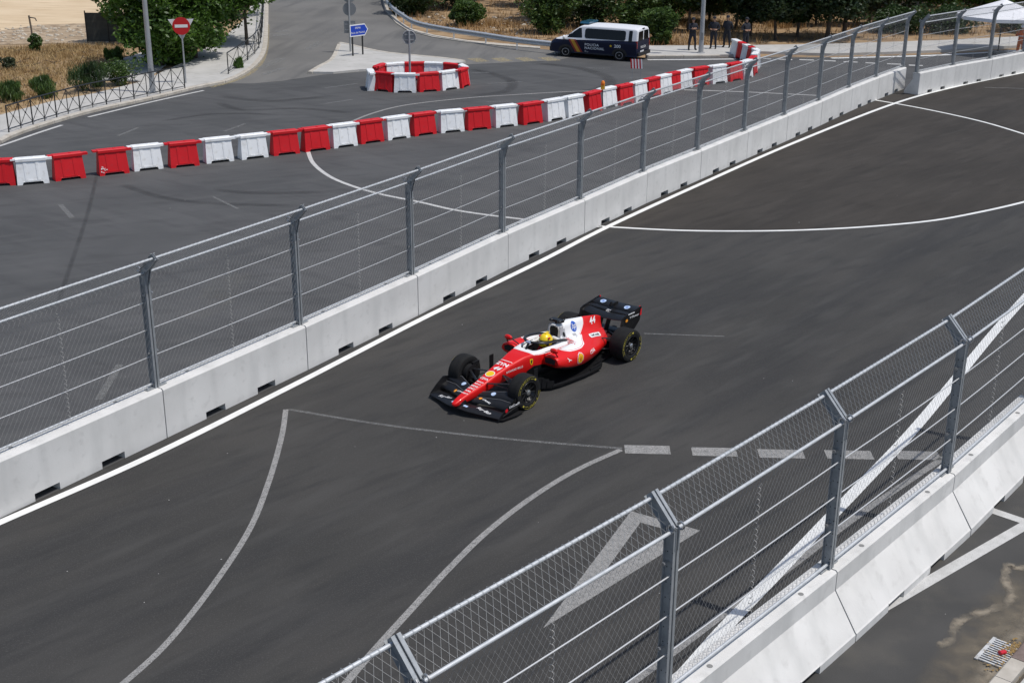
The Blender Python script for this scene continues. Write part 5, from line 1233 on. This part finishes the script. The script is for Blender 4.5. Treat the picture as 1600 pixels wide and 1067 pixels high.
for s in (1, -1):
    fr = ((s * -1, 0, 0), (0, 0, 1), (0, -s, 0)); o_ = (0, s * .9, 0)
    X = lambda pts: [(-s * x, z) for x, z in pts]
    vwrap('side_window', X(rrect(-1.85, .48, 1.20, 1.78, .13)), GLASS, o_, fr)
    vwrap('door_window', X([(.62, 1.22), (.70, 1.78), (.98, 1.76), (1.22, 1.58), (1.52, 1.30), (1.5, 1.18)]), GLASS, o_, fr)
    vwrap('quarter_panel', X(rrect(-2.22, -2.02, 1.14, 1.80, .05)), GLASS, o_, fr)
    for k, (c_, x0) in enumerate(((mat('flag_red', (.24, .015, .015), .4), 1.42), (mat('flag_yellow', (.52, .27, .02), .4), 1.30), (mat('flag_red', (.24, .015, .015), .4), 1.10))):
        wd_ = .12 if k != 1 else .20
        vwrap('flag_stripe', X([(x0 - .42 * 1 + (0), .36), (x0 - .42 - wd_, .36), (x0 - wd_, 1.10), (x0, 1.10)]), c_, o_, fr, .007)
    def vt(txt, size, x, z, mm=M['white'], **kw):
        me = text_mesh(txt, size, align='LEFT', **kw); return wrap(VAN, 'lettering', me, mm, (x, s * .9, z), *fr, VT, .008, sub=.2)
    if s == 1:
        vt('POLICIA', .205, .45, .83, bold=.012, space=1.1); vt('NACIONAL', .205, .45, .63, bold=.012, space=1.1); vt('091', .07, .45, .47); vt('policia.es', .06, .45, .41)
        vt('200', .25, -1.24, .85, bold=.02)
    star = [((.085 if k % 2 == 0 else .04) * math.sin(k * math.pi / 5), (.085 if k % 2 == 0 else .04) * math.cos(k * math.pi / 5)) for k in range(10)]
    wrap(VAN, 'badge', poly_mesh(star), M['logo_yellow'], (-1.05, s * .9, .85), *fr, VT, .008)
    m = MB(); m.ball((1.62, s * 1.06, 1.20), (.07, .11, .13), 10, 8); m.bar((1.62, s * .93, 1.15), (1.62, s * 1.0, 1.17), .05, .05); m.build('mirror', M['car_white'], VAN, 50)
    for x in (1.55, -1.55):
        vwrap('wheel_arch', X([(x + .44 * math.cos(a), max(.285, .33 + .44 * math.sin(a))) for a in [math.pi * k / 12 for k in range(13)]]), TRIM, o_, fr, .005)
        t2 = link('wheel', None, VAN); bpy.data.objects.remove(t2)
        m = MB(); m.lathe([(.20, -.11), (.31, -.11), (.335, -.07), (.335, .07), (.31, .11), (.20, .11)], axis='Y', n=28); wv = m.build('wheel', M['tyre'], VAN, 35, (x, s * .875, .335), (0, 0, 0 if s > 0 else math.pi))
        m = MB(); m.lathe([(.205, .06), (.21, .112), (.19, .116), (.16, .085), (.05, .095), (.03, .115), (.01, .118)], axis='Y', n=24); m.build('rim', mat('steel_rim', (.40, .40, .41), .4, .6), wv, 35)
        m = MB()
        for k in range(8):
            a = k * math.pi / 4; m.tube([(.13 * math.cos(a), .096, .13 * math.sin(a)), (.13 * math.cos(a), .100, .13 * math.sin(a))], .024, 8)
        m.build('rim_holes', TRIM, wv)
    vwrap('sill_trim', X([(1.05, .30), (-1.05, .30), (-1.05, .345), (1.05, .345)]), TRIM, o_, fr, .006)
    m = MB(); m.bar((.0 + .56, s * .968, .98), (.40, s * .968, .98), .02, .035); m.build('door_handle', TRIM, VAN)
    m = MB(); m.bar((2.42, s * .70, .84), (2.20, s * .875, .90), .05, .16); m.build('headlight', GLASS, VAN)
    m = MB(); m.box((-2.47, s * .885, 1.0), (.09, .07, .42)); m.build('tail_light', mat('tail_light', (.30, .012, .012), .25), VAN)
BK = ((0, -1, 0), (0, 0, 1), (1, 0, 0)); FRN = ((0, 1, 0), (0, 0, 1), (-1, 0, 0))
for s in (-1, 1):
    vwrap('rear_window', [(s * .06, 1.22), (s * .74, 1.20), (s * .68, 1.74), (s * .06, 1.76)], GLASS, (-2.5, 0, 0), BK, .012)
me = text_mesh('POLICIA', .20, bold=.015); wrap(VAN, 'lettering', me, M['white'], (-2.5, 0, .80), *BK, VT, .012, sub=.2)
vwrap('number_plate', [(-.26, .50), (.26, .50), (.26, .61), (-.26, .61)], M['sign_white'], (-2.5, .15, 0), BK, .012)
m = MB(); m.box((-2.53, 0, .42), (.14, 1.72, .20)); m.build('rear_bumper', TRIM, VAN); m = MB(); m.box((2.53, 0, .42), (.12, 1.55, .22)); m.build('front_bumper', TRIM, VAN)
vwrap('windscreen', [(-.80, 1.26), (.80, 1.26), (.66, 1.83), (-.66, 1.83)], GLASS, (1.3, 0, 0), FRN, .008)
m = MB(); m.box((.62, 0, 2.00), (.14, 1.2, .03)); m.build('light_bar_foot', TRIM, VAN)
m = MB(); m.rings([[Vector((x, -.62, 2.02)), Vector((x, .62, 2.02)), Vector((x, .56, 2.12)), Vector((x, -.56, 2.12))] for x in (.36, .88)]); m.build('light_bar', mat('blue_lamp', (.02, .10, .17), .15, coat=.5), VAN)
m = MB(); m.box((-2.49, 0, 1.87), (.05, .3, .05)); m.build('brake_light', TRIM, VAN)
# ================================================================== TREES, BUSHES, DRY GRASS
def leaf_mat(name, c, c2, c3):
    m = bpy.data.materials.new(name); m.use_nodes = True; n = m.node_tree.nodes; l = m.node_tree.links; n.remove(n['Principled BSDF'])
    tc = n.new('ShaderNodeTexCoord'); nz = n.new('ShaderNodeTexNoise'); nz.inputs['Scale'].default_value = 1.6; nz.inputs['Detail'].default_value = 3; l.new(tc.outputs['Object'], nz.inputs['Vector'])
    nz2 = n.new('ShaderNodeTexNoise'); nz2.inputs['Scale'].default_value = 11; l.new(tc.outputs['Object'], nz2.inputs['Vector'])
    ad = n.new('ShaderNodeMath'); ad.operation = 'ADD'; l.new(nz.outputs['Fac'], ad.inputs[0]); l.new(nz2.outputs['Fac'], ad.inputs[1])
    cr_ = n.new('ShaderNodeValToRGB'); e = cr_.color_ramp.elements; e[0].position = .38; e[0].color = (*c, 1); e[1].position = .64; e[1].color = (*c3, 1); q = e.new(.5); q.color = (*c2, 1)
    dv_ = n.new('ShaderNodeMath'); dv_.operation = 'MULTIPLY'; dv_.inputs[1].default_value = .5; l.new(ad.outputs[0], dv_.inputs[0]); l.new(dv_.outputs[0], cr_.inputs[0])
    df = n.new('ShaderNodeBsdfDiffuse'); tr = n.new('ShaderNodeBsdfTranslucent'); gl = n.new('ShaderNodeBsdfGlossy'); gl.inputs['Roughness'].default_value = .45
    l.new(cr_.outputs[0], df.inputs[0]); l.new(cr_.outputs[0], tr.inputs[0])
    m1 = n.new('ShaderNodeMixShader'); m1.inputs[0].default_value = .32; l.new(df.outputs[0], m1.inputs[1]); l.new(tr.outputs[0], m1.inputs[2])
    m2 = n.new('ShaderNodeMixShader'); m2.inputs[0].default_value = .04; l.new(m1.outputs[0], m2.inputs[1]); l.new(gl.outputs[0], m2.inputs[2])
    l.new(m2.outputs[0], n['Material Output'].inputs[0]); return m
LM = {'elm': leaf_mat('elm_leaf', (.036, .085, .012), (.070, .145, .018), (.125, .225, .03)), 'dark': leaf_mat('dark_leaf', (.024, .050, .014), (.042, .080, .022), (.068, .115, .032)),
      'bush': leaf_mat('bush_leaf', (.040, .078, .018), (.072, .130, .028), (.125, .20, .045)), 'pine': leaf_mat('pine_needle', (.020, .042, .014), (.032, .058, .020), (.048, .080, .028)), 'olive': leaf_mat('olive_leaf', (.045, .058, .028), (.066, .082, .040), (.09, .11, .056))}
BARK = mat('bark', (.055, .042, .033), .95, c2=(.095, .075, .058), scale=6, bump=.8, bscale=14)
def leaves(mb, c, r, n, size, rng, flat=1.0, spiky=False):
    """n leaf faces in a clump round c"""
    for _ in range(n):
        while True:
            d = Vector((rng.uniform(-1, 1), rng.uniform(-1, 1), rng.uniform(-1, 1)))
            if .05 < d.length < 1: break
        d = d.normalized() * (d.length ** .45)
        p = c + Vector((d.x * r, d.y * r, d.z * r * flat)); s = size * rng.uniform(.6, 1.35)
        u = Vector((rng.gauss(0, 1), rng.gauss(0, 1), rng.gauss(0, .6))).normalized(); v = u.cross(Vector((rng.gauss(0, 1), rng.gauss(0, 1), rng.gauss(0, 1)))).normalized()
        if spiky: u = Vector((rng.gauss(0, .35), rng.gauss(0, .35), 1)).normalized(); v = u.cross(Vector((rng.gauss(0, 1), rng.gauss(0, 1), .1))).normalized() * .22; s *= 2.2
        mb.add([p - u * s, p + v * s * .45, p + u * s, p - v * s * .45], [(0, 1, 2, 3)])
def tree(name, label, base, H, rad, crown0, kind, seed, nclump=34, nleaf=90, size=.12, trunk=.13, group=None, lean=(0, 0), cat='tree', stems=1, spiky=False):
    rng = random.Random(seed); t = thing(name, label, cat, base, 0, group)
    tips = []; tb = MB()
    for sidx in range(stems):
        off = Vector((rng.uniform(-1, 1), rng.uniform(-1, 1), 0)) * (rad * .25 if stems > 1 else 0)
        top = Vector((lean[0], lean[1], H * .78)) + off * 1.5
        pts = [off + Vector((0, 0, -.05)), off + top * .3 + Vector((rng.gauss(0, .06), rng.gauss(0, .06), 0)), off + top * .62 + Vector((rng.gauss(0, .1), rng.gauss(0, .1), 0)), off + top]
        tb.tube(smooth_path(pts, 4), [trunk * (1 - .8 * i / 12) for i in range(13)], 8)
        for k in range(5):
            z = rng.uniform(max(crown0 / H, .25), .85); p = off + top * z / .78 * .78; a = rng.uniform(0, 6.28); q = p + Vector((math.cos(a), math.sin(a), .45)) * rad * rng.uniform(.45, .8)
            mid_ = p.lerp(q, .5) + Vector((0, 0, -.1)); tb.tube([p, mid_, q], [trunk * .45, trunk * .3, trunk * .1], 6); tips.append(q)
    tb.build('trunk' if cat == 'tree' else 'stem', BARK, t, 60)
    cb = MB(); hc_ = (H - crown0) / 2; cz = crown0 + hc_
    for k in range(nclump):
        a = rng.uniform(0, 6.28); zz = rng.uniform(-1, 1); rr_ = math.sqrt(max(0, 1 - zz * zz * .85)) * rng.uniform(.3, 1.0) * ((.92 + .2 * math.sin(2 * a + seed)) if kind == 'elm' else (.74 + .40 * math.sin(2 * a + seed) * math.cos(3 * a + seed * .7 + zz * 2)))
        c = Vector((lean[0] * .7 + math.cos(a) * rr_ * rad, lean[1] * .7 + math.sin(a) * rr_ * rad, cz + zz * hc_ * .92)); cr0 = rad * rng.uniform(.14, .40)
        leaves(cb, c, cr0, int(nleaf * rng.uniform(.4, 1.4)), size, rng, .75, spiky)
    for q in tips: leaves(cb, q, rad * .3, nleaf // 2, size, rng, 1.0, spiky)
    me = bpy.data.meshes.new('crown'); me.from_pydata(cb.v, [], cb.f); me.materials.append(LM[kind]); link('crown' if cat == 'tree' else 'foliage', me, t)
    return t
# left: the row of elms over the pavement
tree('elm_tree', 'large bushy green tree nearest the no entry sign, foliage down to the ground', G(252, 103), 6.5, 2.7, .1, 'elm', 11, 130, 190, .13, .16)
tree('elm_tree', 'green tree right behind the no entry sign over the pavement', G(306, 94), 6.8, 2.5, .45, 'elm', 12, 115, 180, .13, .15)
tree('elm_tree', 'dark green tree at the far left of the tree row beside the cloth screen', G(215, 66), 6.5, 2.0, .5, 'elm', 13, 50, 130, .13, .15)
tree('elm_tree', 'green tree in the middle of the row overhanging the uphill pavement', G(334, 66), 6.5, 3.0, .9, 'elm', 14, 110, 170, .14, .14)
tree('elm_tree', 'slender street tree with bare trunk beside the uphill railing', G(386, 70, .11), 6.8, 2.0, 1.75, 'elm', 15, 60, 150, .13, .11)
tree('elm_tree', 'farthest green tree at the top of the uphill pavement', G(368, 26), 7, 3.0, 1.3, 'elm', 16, 70, 150, .15, .13)
tree('elm_tree', 'green tree at the top edge of the picture behind the left tree row', G(290, 30), 7.5, 3.6, .5, 'elm', 17, 90, 150, .16, .16)
# bushes of the dry plot
for i, (x, y, H, r_, lab, k) in enumerate(((57, 80, .9, .36, 'small round green bush by the stake in the dry plot', 'bush'), (22, 158, .85, .55, 'green broom bush at the left edge behind the railing', 'bush'), (72, 152, .9, .6, 'dark green broom bush behind the left end of the railing', 'bush'), (140, 142, 1.15, .9, 'wide dark green broom bush behind the middle of the railing', 'dark'), (187, 132, 1.1, .85, 'olive green bush beside the lamp post behind the railing', 'bush'), (170, 95, .55, .32, 'small bright green weed on the dry plot near the footpath', 'elm'), (186, 95, .65, .3, 'taller bright green weed on the dry plot near the footpath', 'elm'), (374, 110, .6, .25, 'small weed growing through the foot of the uphill railing', 'elm'), (15, 108, .5, .4, 'low dry shrub on the left edge of the plot', 'olive'))):
    tree('bush', lab, G(x, y), H, r_, .02, k, 100 + i, 14 if 'weed' in lab else 34, 50 if 'weed' in lab else 90, .06, .02, 'bushes on the dry plot', cat='bush', stems=3, spiky='broom' in lab or 'weed' in lab)
# right: wood above the bank
wood = [('bush', 640, 22, 2.2, 2.0, .1, 'dark', 'dark bush above the start of the guard rail'), ('pine', 668, 6, 5, 2.4, 1.0, 'pine', 'dark pine at the top edge left of the dry bank'), ('bush', 725, 40, 1.5, 1.0, .05, 'bush', 'rounded green bush in the middle of the dry bank'), ('pine', 712, 14, 4.5, 1.9, .5, 'olive', 'grey-green tree behind the rounded bush on the bank'),
        ('bush', 858, 52, 3.2, 1.6, .1, 'bush', 'leafy green bush left of the police van roof'), ('tree', 880, 32, 6, 2.4, .6, 'dark', 'dark leafy tree behind the front of the police van'), ('bush', 925, 42, 3.8, 1.9, .1, 'dark', 'dense dark bush right behind the police van'), ('bush', 990, 50, 3.4, 1.8, .05, 'bush', 'leafy green bush behind the rear of the police van'), ('bush', 1032, 68, 1.9, 1.0, .05, 'bush', 'low leafy bush beside the rear of the police van'),
        ('tree', 1010, 22, 6, 2.2, .8, 'bush', 'green tree at the top edge behind the police van'), ('tree', 1108, 36, 5.5, 1.7, 1.3, 'dark', 'dark tree behind the lamp post and officers'), ('tree', 1150, 44, 5.5, 1.6, 1.5, 'dark', 'dark tree behind the pair of officers'), ('pine', 1172, 56, 5.5, 1.5, 1.6, 'pine', 'slim pine right of the officers'), ('pine', 1212, 62, 6, 1.6, 1.7, 'pine', 'pine with bare lower trunk right of the water barriers'),
        ('pine', 1245, 58, 6, 1.5, 1.5, 'dark', 'second pine right of the water barriers'), ('pine', 1292, 62, 7, 1.9, 1.9, 'pine', 'thick-trunked dark pine behind the end of the long fence'), ('pine', 1318, 58, 6.5, 1.6, 1.6, 'pine', 'dark pine just right of the thick-trunked pine'), ('tree', 1358, 40, 5, 1.7, 1.4, 'olive', 'grey-green tree behind the gap in the far wall'), ('tree', 1420, 26, 5, 2.4, 1.6, 'dark', 'dark tree above the gap in the far wall'),
        ('tree', 1470, 26, 5, 2.2, 1.4, 'elm', 'bright green tree left of the parasol'), ('tree', 1540, 24, 5.5, 2.6, 1.2, 'elm', 'bright green tree behind the parasol'), ('tree', 1600, 16, 6, 2.8, .8, 'dark', 'dark tree at the right edge behind the parasol'), ('pine', 1080, 12, 7, 2.4, 1.0, 'pine', 'pine at the top edge above the officers'), ('pine', 1190, 16, 7, 2.4, .8, 'pine', 'pine at the top edge above the short barrier line'),
        ('pine', 1260, 20, 7, 2.3, 1.0, 'pine', 'pine at the top edge behind the thick-trunked pine'), ('pine', 1340, 10, 7, 2.6, .8, 'pine', 'pine at the top edge above the gap'), ('tree', 930, 6, 7, 2.8, .6, 'dark', 'dark tree at the top edge above the police van'), ('tree', 850, 10, 6.5, 2.0, .6, 'dark', 'dark tree at the top edge right of the dry bank'), ('pine', 1500, 4, 7, 3, .6, 'pine', 'pine at the top edge above the parasol'), ('bush', 1400, 50, 1.3, 1.6, .05, 'dark', 'low dark bush behind the gap in the far wall'), ('bush', 1480, 50, 1.3, 1.5, .05, 'dark', 'low dark bush left of the parasol pole'), ('bush', 1600, 50, 1.4, 1.7, .05, 'dark', 'low dark bush behind the worker in orange')]
for i, (nm, x, y, H, r_, c0, k, lab) in enumerate(wood):
    b_ = nm == 'bush'
    tree('bush' if b_ else ('pine_tree' if nm == 'pine' else 'tree'), lab, G(x, y), H, r_ * (1.1 if b_ else 1.3), c0 * (1 if b_ else .62), k, 300 + i, 60 if b_ else 75, 150, .105 if b_ else .13, .04 if b_ else (.16 if 'thick' in lab else .10), 'bushes on the bank' if b_ else 'trees of the wood above the bank', cat='bush' if b_ else 'tree', stems=3 if b_ else 1)

more = [(905, 20, 6.5, 2.0, .5, 'pine', 'pine above the roof light bar of the police van'), (955, 24, 6, 2.0, .5, 'dark', 'dark tree above the middle of the police van'), (1040, 40, 5, 1.5, .5, 'bush', 'green tree between the police van and the officers'), (1075, 50, 4.5, 1.1, 1.3, 'dark', 'thin dark tree just left of the officers'), (1128, 20, 6.5, 2.0, .7, 'dark', 'dark tree at the top edge right of the lamp post'), (1228, 34, 6, 1.7, .8, 'pine', 'pine behind the short barrier line'), (1275, 40, 6, 1.6, .9, 'dark', 'dark tree left of the thick-trunked pine'), (1380, 16, 6, 2.0, .5, 'dark', 'dark tree at the top edge over the fence end'), (1450, 10, 6, 2.2, .5, 'pine', 'pine at the top edge right of the fence gap'), (1560, 4, 6.5, 2.6, .5, 'elm', 'bright tree at the top edge at far right'), (700, -6, 6, 2.4, .6, 'pine', 'pine at the top edge over the guard rail'), (640, -4, 6, 2.2, .5, 'dark', 'dark tree at the top edge beside the worn road'), (760, -2, 5, 1.2, .8, 'olive', 'grey-green tree at the top edge of the dry bank')]
for i, (x, y, H, r_, c0, k, lab) in enumerate(more):
    tree('pine_tree' if k == 'pine' else 'tree', lab, G(x, y), H, r_ * 1.25, c0, k, 400 + i, 70, 150, .13, .1, 'trees of the wood above the bank')
# dry grass: uncountable tufts
def grass(name, label, px_poly, n, h, m_, seed):
    rng = random.Random(seed); mb = MB(); xs = [p[0] for p in px_poly]; ys = [p[1] for p in px_poly]
    def inside(x, y):
        c = False; j = len(px_poly) - 1
        for i in range(len(px_poly)):
            (xi, yi), (xj, yj) = px_poly[i], px_poly[j]
            if (yi > y) != (yj > y) and x < (xj - xi) * (y - yi) / (yj - yi) + xi: c = not c
            j = i
        return c
    W = [G(*p) for p in px_poly]; poly = [(p.x, p.y) for p in W]; px_poly = poly
    x0, x1 = min(p[0] for p in poly), max(p[0] for p in poly); y0, y1 = min(p[1] for p in poly), max(p[1] for p in poly); k = 0; tries = 0
    hot = [(rng.uniform(x0, x1), rng.uniform(y0, y1), rng.uniform(.6, 2.5)) for _ in range(60)]
    while k < n and tries < n * 30:
        tries += 1
        hx, hy, hr = rng.choice(hot); x, y = rng.gauss(hx, hr), rng.gauss(hy, hr)
        if rng.random() < .3: x, y = rng.uniform(x0, x1), rng.uniform(y0, y1)
        if not inside(x, y): continue
        k += 1
        for b in range(3):
            a = rng.uniform(0, 6.28); hh = h * rng.uniform(.4, 1.3); s = .012 + .012 * rng.random(); p = Vector((x + rng.gauss(0, .06), y + rng.gauss(0, .06), -.03)); u = Vector((math.cos(a), math.sin(a), 0)) * s
            tip = p + Vector((rng.gauss(0, hh * .35), rng.gauss(0, hh * .35), hh)); mb.add([p - u, p + u, tip], [(0, 1, 2)])
    me = bpy.data.meshes.new(name); me.from_pydata(mb.v, [], mb.f); me.materials.append(m_); tag(link(name, me), label, 'grass', kind='stuff')
STRAW = mat('dry_straw', (.42, .26, .105), .9, c2=(.29, .175, .075), scale=.8, rnd=False); STRAW2 = mat('pale_straw', (.46, .34, .17), .9, c2=(.34, .22, .095), scale=.7, rnd=False)
grass('dry_grass', 'dry straw-coloured grass over the plot behind the left railing', [(-60, 190), (-60, 80), (100, 70), (200, 70), (195, 92), (150, 106), (115, 126), (80, 155), (0, 178)], 6000, .22, STRAW2, 1)
grass('dry_grass', 'dry orange-brown grass on the bank behind the guard rail', [(612, 8), (640, 38), (700, 52), (780, 62), (860, 70), (1010, 72), (1180, 72), (1400, 62), (1600, 54), (1600, 4), (1300, -10), (900, -20), (620, -30)], 9000, .42, STRAW, 2)
# fallen twigs and stones
rng = random.Random(5); mb = MB()
for _ in range(320):
    x, y = (rng.uniform(0, 200), rng.uniform(75, 150)) if rng.random() < .4 else (rng.uniform(640, 1300), rng.uniform(2, 66))
    if x < 300 and y > 150 - (x * .22): continue
    if x > 600 and y > 22 + (x - 620) * .35 and x < 760: continue
    p = G(x, y, -.01); a = rng.uniform(0, 6.28); L = rng.uniform(.2, .9); mb.tube([p, p + Vector((math.cos(a) * L, math.sin(a) * L, rng.uniform(.02, .2)))], .015, 4)
tag(mb.build('fallen_twigs', BARK), 'fallen twigs lying on the dry ground', 'twigs', kind='stuff')
mb = MB()
for _ in range(260):
    x, y = (rng.uniform(-20, 180), rng.uniform(40, 66)) if rng.random() < .6 else (rng.uniform(650, 860), rng.uniform(20, 58))
    if x > 600 and y > 25 + (x - 630) * .17: continue
    p = G(x, y, 0); s = rng.uniform(.04, .16); mb.ball(p, (s, s * rng.uniform(.6, 1), s * .6), 6, 4)
tag(mb.build('rubble', mat('rubble_stone', (.44, .38, .30), .95, c2=(.56, .51, .43), scale=2)), 'pale stones and rubble scattered on the dry ground', 'rubble', kind='stuff')

# loose grit on the asphalt
rng = random.Random(21); mb = MB()
for _ in range(40):
    x, y = rng.uniform(0, 1600), rng.uniform(160, 1060)
    p = G(x, y, .012); s = rng.uniform(.005, .012); mb.ball(p, (s * rng.uniform(.8, 2.0), s, s * .6), 5, 3)
tag(mb.build('grit', mat('pale_grit', (.34, .33, .31), .9, c2=(.5, .49, .46), scale=3)), 'tiny pale stones scattered over the asphalt', 'grit', kind='stuff')
M['dust_faint'] = see_through(mat('faint_dust', (.20, .195, .18), .95), .3, .9, 2.2, .5, soft=True)
for pts, ww in (([(330, 470), (350, 450), (372, 425)], 1.2), ([(290, 500), (330, 480), (360, 455)], .9)):
    soft_ribbon('dust_patch', pts, ww, Z1 + .003, M['dust_faint'])
